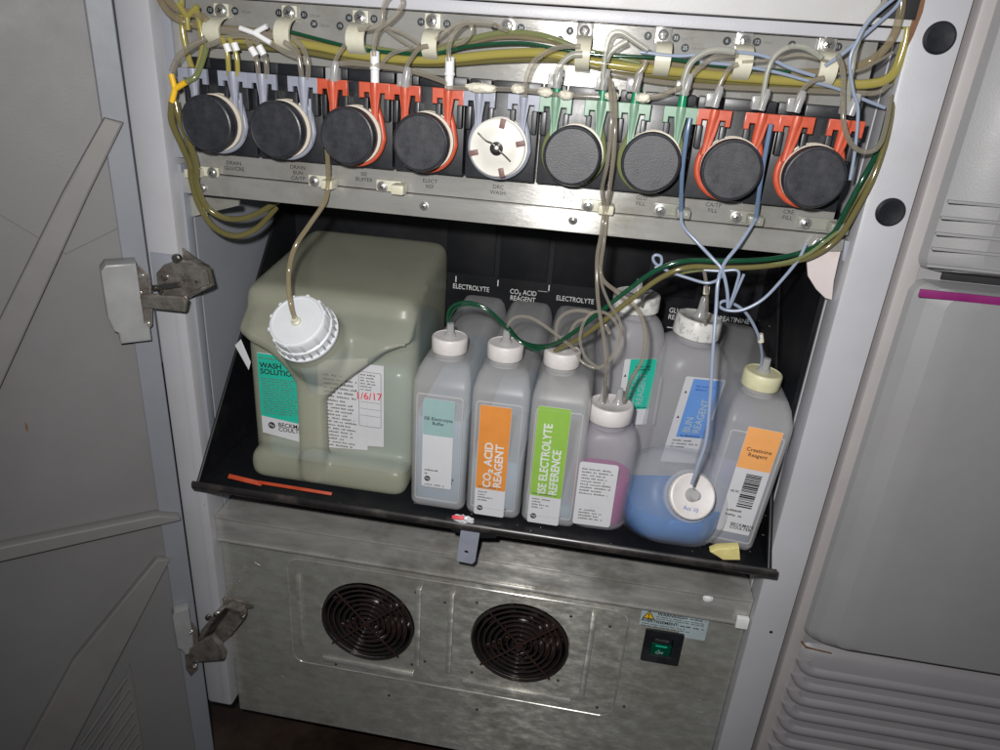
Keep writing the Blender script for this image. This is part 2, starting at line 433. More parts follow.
# white flap hinge beside right end of tray
fb = thing('latch_bracket', 'curved pinkish white latch bracket below the right end of the pump plate', 'bracket', hit(822, 250, y=.03))
M = basis(Vector((0, .018, 0)), *FRONT)
def pxl(pts, y): return [(hit(a, b, y=y).x, hit(a, b, y=y).z) for a, b in pts]
plate('flap', [pxl([(808, 249), (840, 249), (837, 262), (833, 280), (831, 299), (824, 297), (815, 288), (807, 275), (806, 262)], .018)], M, 0.004, 'pink_paint', fb, 0.0008)
plate('bracket_plate', [pxl([(816, 236), (842, 238), (840, 249.5), (808, 249.5), (810, 243)], .016)], basis(Vector((0, .012, 0)), *FRONT), 0.003, 'galv_light', fb, 0.0005)
screw('screw', hit(825, 243, y=.009), (0, -1, 0), fb, 0.0036)
plate('side_block', [pxl([(842, 238), (856, 240), (848, 262), (839, 258)], .022)], basis(Vector((0, .024, 0)), *FRONT), 0.012, 'inner_wall', fb, 0.001)

# ------------------------------------------------------------------ door (open, left)
def DM(u, z, off=0.0): return basis(DO + DD * u + DN * off + Vector((0, 0, z)), -DD, (0, 0, 1))   # x towards hinge
door = cab
M0 = basis(DO, -DD, (0, 0, 1))     # local x = -u
M0n = M0 if (M0.to_3x3() @ Vector((0, 0, 1))).dot(DN) > 0 else None
def dplate(name, uz, off, th, mat, bev=0.0, parent=None):
    M = basis(DO + DN * off, -DD, (0, 0, 1))
    flip = (M.to_3x3() @ Vector((0, 0, 1))).dot(DN) < 0
    if flip: M = M @ Matrix.Translation((0, 0, -th))
    return plate(name, [[(-u, z) for u, z in uz]], M, th, mat, parent or door, bev)
door = dplate('door', [(-.004, -.11), (.75, -.11), (.75, 1.15), (-.004, 1.15)], -0.022, 0.022, 'door_grey', 0.001)
door['label'] = 'open grey door with diagonal moulded ribs'
dplate('edge_flange', [(-.0035, -.105), (.020, -.105), (.020, .311), (.0185, .60), (.0165, 1.1), (-.0035, 1.1)], 0.0002, 0.003, 'door_edge', 0.001)
dplate('diagonal_rib', [(.001, .731), (.016, .735), (.058, .671), (.127, .556), (.40, .13), (.37, .13), (.139, .488), (.037, .670)], 0.0002, 0.011, 'door_rib', 0.002)
dplate('horizontal_rib', [(-.001, .299), (.0, .304), (.023, .313), (.17, .316), (.60, .325), (.60, .299), (.173, .298)], 0.0002, 0.014, 'door_rib', 0.002)
dplate('diagonal_rib', [(.016, .246), (.030, .251), (.131, .139), (.202, .022), (.30, -.10), (.24, -.10), (.158, -.003), (.077, .138)], 0.0002, 0.010, 'door_rib', 0.002)
dplate('corner_pad', [(.018, .634), (.018, .90), (.12, .90), (.12, .66), (.065, .612)], 0.0002, 0.0018, 'door_grey', 0.0006)
lv = dplate('louvre_panel', [(.076, .103), (.0805, -.10), (.155, -.10)], 0.0002, 0.002, 'door_rib', 0.0005)
bm = bmesh.new()
for k in range(9):
    u0 = .083; z0_ = .084 - k * .019; P0 = DO + DD * u0 + DN * .003 + Vector((0, 0, z0_)); P1 = DO + DD * (u0 + .060) + DN * .003 + Vector((0, 0, z0_ - .080))
    bm_tube(bm, [P0, P1], 0.0024, 8)
from_bm('louvre_slats', bm, 'door_rib', door)
scr = DO + DD * 0.125 + DN * 0.0006 + Vector((0, 0, .44))
plate('scuff_mark', [[(-.001, .006), (.0006, .002), (.0, -.006), (-.0012, -.002)]], basis(hit(38, 464, y=-.12) * 0 + scr, -DD, (0, 0, 1)), 0.0003, 'rust', door)

# ------------------------------------------------------------------ hinges
def hinge(label, pts, big):
    yb = -.002
    def pl(name, P, y, th, mat, par, bev=0.001): return plate(name, [pxl(P, y)], basis(Vector((0, y, 0)), *FRONT), th, mat, par, bev)
    t = pl('hinge', pts['block'], 0.004, 0.013, 'hinge_metal', cab, 0.002); t['label'] = label
    # cup housing on the door, extruded out of the door face
    uz = pts['cup_uz']
    cup = dplate('hinge_cup', uz, 0.0032, pts['cup_th'], 'hinge_cup', 0.002, t)
    pl('cup_flange', pts['flange'], pts['yf'], 0.003, 'hinge_metal', t)
    for a in pts['fs']: screw('flange_screw', hit(*a, y=pts['yf'] - .003), (0, -1, 0), t, 0.0022, slot=False)
    pl('hinge_arm', pts['arm'], pts['yf'] - .001, 0.0075, 'hinge_metal', t, 0.0015)
    pl('arm_bar', pts['bar'], pts['yf'] + .006, 0.004, 'steel', t, 0.001)
    pl('mounting_plate', pts['plate'], 0.010, 0.004, 'hinge_metal', t, 0.0008)
    pl('block_ridge', pts['ridge'], -0.0095, 0.003, 'steel' if big else 'hinge_metal', t, 0.001)
    for a, r in pts['piv']: lathe('pivot_pin', [(r, 0), (r, .004), (r * .7, .0052), (0, .0052)], hit(*a, y=-.008), (0, -1, .1), 'steel', t, 16)
    return t
hinge('upper dark metal hinge with light grey cup, joining the left post to the open door', dict(
    cup=[(118, 298)], cup_uz=[(.008, .606), (.034, .606), (.039, .600), (.0395, .555), (.036, .540), (.032, .537), (.032, .526), (.004, .526), (.004, .540), (.008, .545)],
    cup_th=0.024,
    flange=[(132, 267), (139, 264), (151, 276), (153, 300), (153, 325), (147, 332), (139, 334), (134, 322), (131, 297)], yf=-.022, fs=[(141, 276), (147, 324), (139, 293), (140, 312)],
    arm=[(138, 292), (150, 293), (187, 295), (190, 300), (188, 310), (150, 306), (138, 308)], bar=[(150, 285), (180, 281), (182, 286), (152, 290)],
    block=[(163, 270), (170, 262), (180, 258), (199, 259), (211, 265), (216, 284), (205, 290), (191, 297), (178, 296), (165, 286)],
    plate=[(168, 249), (175, 244), (183, 247), (196, 257), (205, 262), (199, 270), (172, 276), (167, 262)],
    ridge=[(183, 266), (198, 265), (208, 270), (210, 284), (190, 292), (186, 284)],
    piv=[((178, 258), .0045), ((166, 277), .003), ((186, 302), .003), ((162, 290), .0028), ((199, 281), .002)]), False)
hinge('lower dark metal hinge with rusty arm, joining the left post to the open door', dict(
    cup=[(180, 645)], cup_uz=[(.004, .175), (.020, .175), (.023, .168), (.023, .118), (.018, .113), (.016, .104), (.004, .104)],
    cup_th=0.014,
    flange=[(188, 624), (193, 622), (198, 630), (199, 655), (198, 668), (192, 675), (187, 668), (185, 645)], yf=-.016, fs=[(195, 666), (191, 632)],
    arm=[(192, 645), (206, 636), (214, 632), (222, 640), (227, 650), (226, 656), (198, 658), (191, 654)], bar=[(203, 649), (224, 650), (224, 654), (203, 654)],
    block=[(200, 640), (206, 624), (220, 606), (232, 600), (247, 604), (248, 613), (236, 628), (224, 640), (216, 640)],
    plate=[(207, 604), (213, 594), (224, 596), (254, 602), (254, 606), (240, 608), (226, 612), (208, 622)],
    ridge=[(203, 638), (212, 622), (226, 606), (232, 607), (218, 626), (209, 640)],
    piv=[((217, 613), .0028), ((209, 616), .0032), ((211, 636), .002), ((218, 642), .0018), ((244, 616), .0018), ((222, 652), .0025)]), True)
box('hinge_recess', (-0.030, -0.0012, 0.562), (-0.0035, 0.001, 0.609), 'inner_wall', lp, 0.0006)

# ------------------------------------------------------------------ right neighbour cover
cov = thing('side_cover', 'grey moulded cover of the neighbouring unit with a magenta stripe, right of the post', 'cover', (0.75, 0.0, -0.1))
def cshape(y, z0, z1, x0, r):  # rounded-left outline
    out = [(1.25, z0), (1.25, z1)]
    for k in range(7):
        a = math.radians(90 + 15 * k); out.append((x0 + r + r * math.cos(a), z1 - r + r * math.sin(a)))
    out += [(x0, z0 + r)]
    for k in range(7):
        a = math.radians(180 + 15 * k); out.append((x0 + r + r * math.cos(a), z0 + r + r * math.sin(a)))
    return out
def loft_panel(name, secs, mat, parent, smooth_angle=50):
    """rounded-left outlines stacked towards the viewer: list of (y, z0, z1, x0, r)"""
    bm = bmesh.new(); rings = [[bm.verts.new((x, s[0], z)) for x, z in cshape(*s)] for s in secs]
    n = len(rings[0])
    for A, B in zip(rings, rings[1:]):
        for i in range(n): bm.faces.new((A[i], A[(i + 1) % n], B[(i + 1) % n], B[i]))
    bm.faces.new(rings[-1]); bm.faces.new(rings[0])
    return from_bm(name, bm, mat, parent, angle=smooth_angle)
box('edge_strip', (0.6575, -0.006, -0.1), (0.672, 0.05, 1.2), 'cover_edge', cov, 0.003)
box('base_panel', (0.662, -0.004, -0.1), (1.25, 0.03, 1.2), 'cover_grey', cov, 0.002)
loft_panel('lower_panel', [(-.004, .272, .6625, .6665, .012), (-.012, .274, .6615, .670, .012), (-.020, .277, .660, .678, .013), (-.0265, .280, .657, .692, .014), (-.029, .283, .654, .706, .014), (-.0292, .288, .650, .715, .014)], 'cover_grey', cov, 12)
upp = loft_panel('upper_panel', [(-.004, .671, 1.2, .6665, .010), (-.014, .672, 1.2, .671, .012), (-.022, .674, 1.2, .682, .012), (-.029, .677, 1.2, .697, .012), (-.031, .679, 1.2, .705, .012), (-.0312, .684, 1.19, .715, .012)], 'cover_grey', cov, 12)
bm = bmesh.new()
for (px, py) in ((947, 201), (940, 217), (935, 233), (931, 248), (926, 265)):
    p = hit(px, py, y=-.031); bm_box(bm, (p.x, -.0335, p.z - .0012), (1.2, -.0305, p.z + .0012), 0.0008)
from_bm('vent_ridges', bm, 'cover_grey', upp)
box('gap_shadow_strip', (0.69, -0.0065, 0.6635), (1.25, -0.003, 0.6705), 'ink', cov, 0.0005)
ms = box('stripe', (hit(919, 293, y=-.0292).x, -.0300, hit(960, 301, y=-.0292).z), (1.2, -.0286, hit(960, 293, y=-.0292).z), 'magenta', cov, 0.0002)
loft_panel('bottom_moulding', [(-.004, -.1, .262, .668, .012), (-.010, -.1, .258, .674, .014), (-.013, -.1, .254, .682, .014)], 'cover_rib', cov, 60)
bm = bmesh.new()
for k in range(7):
    zt = .230 - k * .0215; xl = .681 - k * .0002; r = .022
    P = [Vector((xl, -.0135, zt - r + 0.045))] 
    P = [Vector((xl - .004, -.0125, zt + .013)), Vector((xl - .0015, -.0135, zt + .006)), Vector((xl + .004, -.014, zt + .0015)), Vector((xl + .014, -.014, zt)), Vector((1.2, -.014, zt))]
    bm_tube(bm, [q + Vector((0, .0066, 0)) for q in catmull(P[:4], 6) + [P[4]]], 0.0086, 16)
from_bm('moulding_ridges', bm, 'cover_rib', cov)
plate('rust_line', [[(0, 0), (.006, -.006), (.02, -.0075), (.033, -.0085), (.033, -.0075), (.018, -.0062), (.007, -.0045), (.001, .002)]], basis(hit(797, 640, y=-.0135) + Vector((0.002, -.004, .002)), *FRONT), 0.0005, 'rust', cov)

# ------------------------------------------------------------------ fan unit below
base = thing('fan_unit', 'galvanised sheet metal lower housing with two round fan openings', 'housing', (0.31, 0.2, -0.03))
YF = 0.018
MF = basis(Vector((0, YF + 0.002, 0)), *FRONT)
fans = [((0.1835, 0.1660), 0.0585), ((0.3710, 0.1735), 0.0585)]
sw = (hit(645, 628, y=YF), hit(683, 632, y=YF), hit(679, 667, y=YF), hit(644, 660, y=YF))
swr = (min(p.x for p in sw) + .001, max(p.x for p in sw) - .002, min(p.z for p in sw) + .003, max(p.z for p in sw) - .002)
plate('front_sheet', [[(0.0005, -.028), (.6165, -.028), (.6165, .2580), (0.0005, .2580)], circ(*fans[0][0], fans[0][1]), circ(*fans[1][0], fans[1][1]),
      rrect(swr[0] + .003, swr[1] - .003, swr[2] + .003, swr[3] - .003, .001)], MF, 0.002, 'galv', base)
box('front_flange', (0.0005, 0.0105, 0.2625), (.6165, 0.02, 0.2905), 'galv_light', base, 0.0012)
box('flange_step', (0.0005, 0.0085, 0.2585), (.6165, 0.02, 0.2620), 'galv_light', base, 0.0012)
box('top_sheet', (0.0005, 0.0085, 0.2912), (.6165, 0.60, 0.2942), 'galv_light', base, 0.001)
box('corner_tab', (0.603, 0.004, 0.258), (.6160, 0.010, 0.272), 'connector_white', base, 0.001)
# raised plate round the fans (holes shared), ribs and dimples
xa, xb = .0835, .4915
rz0, rz1 = .085, .2450
plate('fan_plate', [rrect(xa, xb, rz0 - .004, rz1, .016), circ(*fans[0][0], fans[0][1] + .0005), circ(*fans[1][0], fans[1][1] + .0005)], basis(Vector((0, YF, 0)), *FRONT), 0.0022, 'galv', base, 0.0008)
ol = rrect(xa, xb, rz0 - .004, rz1, .016, 6)
bm = bmesh.new(); bm_tube(bm, [Vector((a, YF - .0021, b)) for a, b in ol] + [Vector((ol[0][0], YF - .0021, ol[0][1]))], .0011, 6); from_bm('pressed_outline', bm, 'galv_light', base)
bm = bmesh.new()
for x, z0, z1 in ((.098, .110, .222), (.247, .112, .232), (.287, .109, .232), (.4520, .112, .236)):
    bm_box(bm, (x - .0034, YF - .0058, z0), (x + .0034, YF - .0018, z1), 0.0016)
for x0, x1, z in ((.124, .243, .0975), (.305, .440, .0985)):
    bm_box(bm, (x0, YF - .0050, z - .006), (x1, YF - .0018, z + .001), 0.0014)
from_bm('pressed_ribs', bm, 'galv_light', base)
for px, py in ((416, 592), (425, 661), (445, 602), (477, 602), (571, 616), (412, 664), (472, 672), (558, 680), (624, 706), (477, 709), (389, 695), (610, 626), (597, 707), (328, 598), (336, 664), (246, 531)):
    lathe('rivet', [(.0016, 0), (.0018, .0008), (.001, .0016), (0, .0017)], hit(px, py, y=YF - .0025), (0, -1, 0), 'screw_dark', base, 12)
screw('flange_screw', hit(708, 598, y=.0102), (0, -1, 0), base, 0.0040, 'connector_white', False)
bm = bmesh.new(); r_ = random.Random(3)
for k in range(110):   # scratches and specks of the sheet
    p = Vector((r_.uniform(.02, .60), YF - .0001, r_.uniform(0, .26)))
    if any((p.x - c[0][0]) ** 2 + (p.z - c[0][1]) ** 2 < .066 ** 2 for c in fans) or xa < p.x < xb: continue
    a = r_.uniform(-.9, .2); l = r_.uniform(.0006, .004); w = r_.uniform(.00015, .0004)
    bm_box(bm, (-l, -w, -.0001), (l, w, .0001), 0, basis(p, (math.cos(a), 0, math.sin(a)), (0, 0, 1)))
from_bm('scratches', bm, 'galv_light', base, smooth=False)
patch = hit(205, 600, y=YF)
plate('tape_patch', [pxl([(207, 606), (236, 604), (258, 603), (258, 660), (209, 654)], YF)], basis(Vector((0, YF - .0001, 0)), *FRONT), 0.0006, 'galv', base)

def fan(c, label):
    x, z = c[0]; r = c[1]
    t = thing('cooling_fan', label, 'fan', (x, YF + .05, z), group='round fans set in the lower housing')
    bm = bmesh.new(); A = Vector((x, YF + .0005, z))
    bm_lathe(bm, [(r - .0004, 0), (r - .003, .001), (r - .003, .034), (0, .034)], A, (0, 1, 0), 48)
    # keep only the hollow drum: drop front cap
    bm.faces.ensure_lookup_table()
    for f in list(bm.faces):
        if len(f.verts) > 10: bm.faces.remove(f)
    from_bm('drum', bm, 'fan_black', t)
    lathe('hub', [(.019, 0), (.019, .012), (.016, .015), (0, .015)], A + Vector((0, .030, 0)), (0, -1, 0), 'fan_rust', t, 28)
    bm = bmesh.new()
    for k in range(7):
        a0 = k / 7 * 2 * math.pi
        V = []
        for i in range(5):
            rr = .018 + (r - .022) * i / 4; da = .12 * i / 4
            V.append((A + Vector((rr * math.cos(a0 + da), .014, rr * math.sin(a0 + da))), A + Vector((rr * math.cos(a0 + da + .62), .028, rr * math.sin(a0 + da + .62)))))
        for (p0, p1), (q0, q1) in zip(V, V[1:]):
            bm.faces.new([bm.verts.new(v) for v in (p0, p1, q1, q0)])
    b = from_bm('blades', bm, 'fan_rust', t); b.modifiers.new('t', 'SOLIDIFY').thickness = 0.0012
    for k in range(8):
        R = .008 + (r - .010) * k / 7
        bm = bmesh.new()
        pts = [A + Vector((R * math.cos(2 * math.pi * i / 48), -.0048, R * math.sin(2 * math.pi * i / 48))) for i in range(48)]
        rings = []
        rt = .0012 if k < 7 else .0018
        for i, p in enumerate(pts):
            d = (p - A); d.y = 0; d.normalize()
            rings.append([bm.verts.new(p + (d * math.cos(j / 8 * 2 * math.pi) + Vector((0, 1, 0)) * math.sin(j / 8 * 2 * math.pi)) * rt) for j in range(8)])
        for i in range(48):
            for j in range(8): bm.faces.new((rings[i][j], rings[i][(j + 1) % 8], rings[(i + 1) % 48][(j + 1) % 8], rings[(i + 1) % 48][j]))
        from_bm('guard_ring', bm, 'guard_metal', t)
    for a in (42, 132, 222, 312):
        d = Vector((math.cos(math.radians(a)), 0, math.sin(math.radians(a))))
        tube('guard_spoke', [A + d * .004 + Vector((0, -.0066, 0)), A + d * (r + .0015) + Vector((0, -.0062, 0))], .0013, 'fan_rust', t)
    lathe('guard_centre', [(.005, 0), (.005, .001), (0, .0014)], A + Vector((0, -.0062, 0)), (0, -1, 0), 'fan_rust', t, 20)
    return t
fan(fans[0], 'left round cooling fan with black ring guard in the galvanised housing, nearer the lower hinge')
fan(fans[1], 'right round cooling fan with black ring guard in the galvanised housing, nearer the power switch')

# power switch and warning label
t = thing('power_switch', 'black rocker power switch with green centre under the warning label', 'switch', ((swr[0] + swr[1]) / 2, YF, (swr[2] + swr[3]) / 2))
M = basis(Vector((0, YF, 0)), *FRONT)
cx = (swr[0] + swr[1]) / 2; cz = (swr[2] + swr[3]) / 2
plate('bezel', [rrect(swr[0], swr[1], swr[2], swr[3], .002), rrect(cx - .013, cx + .011, cz - .013, cz + .014, .001)], M, 0.0030, 'black_plastic', t, 0.0006)
rk = box('rocker', (cx - .0125, YF - .0022, cz - .0125), (cx + .0105, YF + .006, cz + .0035), 'switch_green', t, 0.001)
box('rocker_top', (cx - .0125, YF - .0012, cz + .0040), (cx + .0105, YF + .006, cz + .0135), 'black_plastic', t, 0.001)
Mr = basis(Vector((cx - .001, YF - .0024, cz - .005)), *FRONT)
bm = bmesh.new(); bm_box(bm, (-.0065, .0055, 0), (.0065, .0075, .0002), 0, Mr); bm_box(bm, (-.003, -.0008, 0), (-.0012, .0012, .0002), 0, Mr)
from_bm('switch_mark', bm, 'paper_teal', rk, smooth=False)
text('switch_lettering', 'OFF', at(Mr, -.001, -.0035, .0001), .0052, 'paper_metal', rk)
text('switch_lettering', 'POWER', at(basis(Vector((cx - .001, YF - .0014, cz + .009)), *FRONT), 0, 0, .0001), .0045, 'ink_soft', rk)
A = hit(643, 604, y=YF); Bq = hit(710, 613, y=YF)
t = thing('warning_label', 'silver warning sticker with yellow triangle above the power switch', 'label', (A.x, YF, A.z - .02))
x0, x1, z1, z0 = A.x, Bq.x + .001, .2522, .2235
Mw = basis(Vector((x0, YF - .0001, z0)), *FRONT); w = x1 - x0; h = z1 - z0
lb = plate('sticker', [[(0, .006), (.045, .006), (.045, -.002), (w, -.002), (w, h), (0, h)]], Mw, 0.0003, 'paper_metal', t)
plate('warning_triangle', [[(.003, h - .0115), (.0145, h - .0115), (.00875, h - .001)]], up(Mw, .0004), 0.0001, 'yellow', lb)
plate('triangle_border', [[(.0018, h - .0122), (.0157, h - .0122), (.00875, h - .0002)], [(.0035, h - .0111), (.014, h - .0111), (.00875, h - .0020)]], up(Mw, .0006), 0.0001, 'ink', lb)
text('lettering', '!', at(Mw, .00875, h - .0078, .0006), .009, 'ink', lb, bold=.02)
text('lettering', 'WARNING:', at(Mw, .018, h - .0035, .0005), .0056, 'ink', lb, 'LEFT', .02)
text('lettering', 'AVERTISSEMENT:', at(Mw, .001, h - .0148, .0005), .0056, 'ink', lb, 'LEFT', .02)
fine_print('fine_print', up(Mw, .0005), .046, w - .003, h - .0055, h - .001, 1, 'ink', lb, 1)
fine_print('fine_print', up(Mw, .0005), .017, w - .004, h - .0115, h - .0060, 2, 'ink', lb, 1, seed=4)
fine_print('fine_print', up(Mw, .0005), .045, w - .003, h - .0175, h - .013, 1, 'ink', lb, 1, seed=5)
fine_print('fine_print', up(Mw, .0005), .002, w - .008, h - .0235, h - .018, 2, 'ink', lb, .85, seed=6)

# ------------------------------------------------------------------ reagent tray
ZT = 0.365
tr = thing('reagent_tray', 'black plastic tilt-out tray holding the reagent containers', 'tray', (0.31, 0.1, ZT - .004))
box('tray_floor', (0.008, -0.028, ZT - .006), (0.6135, 0.256, ZT - .0005), 'tray_black', tr, 0.001)
box('back_panel', (0.008, 0.250, ZT), (0.6115, 0.256, 0.70), 'tray_black', tr, 0.0)
for xs in (.008, .6085):
    bm = bmesh.new(); V = []
    for x in (xs, xs + .003): V.append([bm.verts.new((x, y, z)) for y, z in ((-.028, ZT), (.2495, ZT), (.2495, .668), (.236, .652))])
    for q in V: bm.faces.new(q)
    for i in range(4): bm.faces.new((V[0][i], V[0][(i + 1) % 4], V[1][(i + 1) % 4], V[1][i]))
    from_bm('side_wall', bm, 'tray_black', tr, smooth=False)
    bm = bmesh.new(); bm_tube(bm, [Vector((xs + .0015, -.028, ZT + .001)), Vector((xs + .0015, .236, .652))], .0018, 8); from_bm('side_rim', bm, 'tray_black', tr)
lipm = bmesh.new()
prof = [(-.026, ZT - .007), (-.033, ZT - .006), (-.0345, ZT - .003), (-.034, ZT + .002), (-.0315, ZT + .0035), (-.029, ZT + .002), (-.026, ZT - .001)]
Rg = [[lipm.verts.new((x, y, z)) for y, z in prof] for x in (.005, .617)]
for q in Rg: lipm.faces.new(q)
for i in range(len(prof)): lipm.faces.new((Rg[0][i], Rg[0][(i + 1) % len(prof)], Rg[1][(i + 1) % len(prof)], Rg[1][i]))
from_bm('front_lip', lipm, 'tray_lip', tr, angle=60)
# raised fields of the back panel and its printing
MB = basis(Vector((0, .2495, 0)), *FRONT)
for a, b in ((.214, .277), (.283, .345), (.351, .41), (.416, .47), (.476, .53), (.536, .60)):
    box('back_field', (a, .2475, .548), (b, .2505, .69), 'tray_black', tr, .001)
def mark(a, b): box('printed_mark', a, b, 'ink_white', tr, 0)
for px, py in ((456, 283), (498, 287), (549, 292)):
    p = hit(px, py - 4, y=.2492); mark((p.x - .0007, .2488, p.z - .004), (p.x + .0007, .2494, p.z + .004))
p = hit(538, 291, y=.2492); mark((p.x, .2488, p.z), (p.x + .012, .2494, p.z + .0005))
p = hit(667, 327, y=.2492); mark((p.x, .2488, p.z - .0006), (p.x + .02, .2494, p.z + .0004))
for px, py, s in ((471, 288, 'ELECTROLYTE'), (523, 296, 'CO\u2082 ACID\nREAGENT'), (575, 300, 'ELECTROLYTE'), (682, 315, 'GLUCOSE\nREAGENT'), (732, 320, 'CREATININE')):
    p = hit(px, py, y=.2492); p.x += 0.0
    text('printed_lettering', s, basis(p, *FRONT), .0092, 'ink_white', tr, bold=.006, lines=.95, sx=.82)
bm = bmesh.new(); r_ = random.Random(11)
for k in range(90):
    p = Vector((.6078, r_.uniform(.0, .24), r_.uniform(ZT + .01, .62))) if k < 70 else Vector((r_.uniform(.02, .6), r_.uniform(-.026, .0), ZT))
    if p.x > .6 and k < 70 and p.z > ZT + (p.y + .028) * 1.09: continue
    q = .00015 + .00025 * r_.random(); bm_box(bm, p - Vector((q, q, q)), p + Vector((q, q, q)), 0)
tag(from_bm('dust_specks', bm, 'galv_light', tr, smooth=False), None, None, kind='stuff')
# latch tab below lip
t = thing('tray_latch', 'grey steel tab with a hole hanging under the middle of the tray lip', 'latch', hit(468, 545, y=-.034))
plate('tab', [pxl([(461, 528), (480, 531), (475, 562), (472, 565), (457, 562), (456, 559)], -.034), circ(hit(466, 553, y=-.034).x, hit(466, 553, y=-.034).z, .0022, 14)], basis(Vector((0, -.030, 0)), *FRONT), .003, 'clip_grey', t, .0006)
plate('latch_plate', [pxl([(446, 518), (500, 526), (496, 538), (482, 538), (452, 531)], -.030)], basis(Vector((0, -.027, 0)), *FRONT), .004, 'black_plastic', t, .001)

# ------------------------------------------------------------------ pump plate
pp = thing('pump_plate', 'bare aluminium mounting plate carrying the row of nine pumps', 'plate', (0.31, 0.02, 0.667))
box('plate_sheet', (0.008, 0.020, 0.6875), (0.602, 0.024, 0.838), 'alu', pp, 0.0006)
box('bottom_flange', (-0.0, 0.0165, 0.6665), (0.6035, 0.024, 0.6868), 'alu', pp, 0.0018)
p = hit(190, 212, y=.03)
plate('corner_gusset', [pxl([(188, 195), (190, 217), (240, 205), (240, 200)], .03)], basis(Vector((0, .03, 0)), *FRONT), .003, 'galv', pp)
MP = basis(Vector((0, .020, 0)), *FRONT)
def onp(px, py, y=.0199): return basis(hit(px, py, y=y), *FRONT)
for px, py, s in ((210, 10, '12'), (235, 11, '30'), (279, 13, '11'), (304, 15, '31'), (314, 24, '28'), (349, 18, '10'), (340, 26, '15'), (374, 19, '32'),
                  (421, 22, '14'), (447, 24, '33'), (495, 27, '9'), (521, 28, '34'), (570, 31, '8'), (560, 40, '16'), (648, 36, '7'), (676, 38, '35'),
                  (685, 48, '25'), (727, 41, '6'), (757, 42, '12'), (792, 45, '5'), (838, 47, '11')):
    M = onp(px, py); d = plate('number_disc', [circ(0, 0, .0032, 20)], M, .0002, 'ink', pp)
    text('number_lettering', s, up(M, .0003), .0036, 'paper_metal', d)
for px, py, s in ((246, 12, 'DRAIN'), (315, 16, 'DRAIN'), (325, 26, 'DRAIN'), (532, 29, 'DRAIN'), (687, 39, 'WASTE'), (699, 49, 'GRAVITY'), (768, 43, 'VENT'), (848, 48, 'H2')):
    text('plate_lettering', s, onp(px, py), .0031, 'ink_soft', pp)
for px, py, s in ((234, 166, 'DRAIN\nGLU/CRE'), (298, 173, 'DRAIN\nBUN\nCA/TP'), (364, 177, 'ISE\nBUFFER'), (430, 184, 'ELECT\nREF'), (498, 190, 'DRC\nWASH'), (568, 196, 'BUN\nFILL'), (641, 201, 'GLU\nFILL'), (713, 208, 'CA/TP\nFILL'), (788, 215, 'CRE\nFILL')):
    text('plate_lettering', s, onp(px, py), .0050, 'ink', pp, lines=1.0, bold=.0)
for px, py, m in ((203, 188, 0), (424, 206, 0), (573, 220, 0)):
    screw('plate_screw', hit(px, py, y=.0165), (0, -1, 0), pp, .0032)
for px, py in ((508, 26),):
    screw('plate_screw', hit(px, py, y=.0197), (0, -1, 0), pp, .0045)

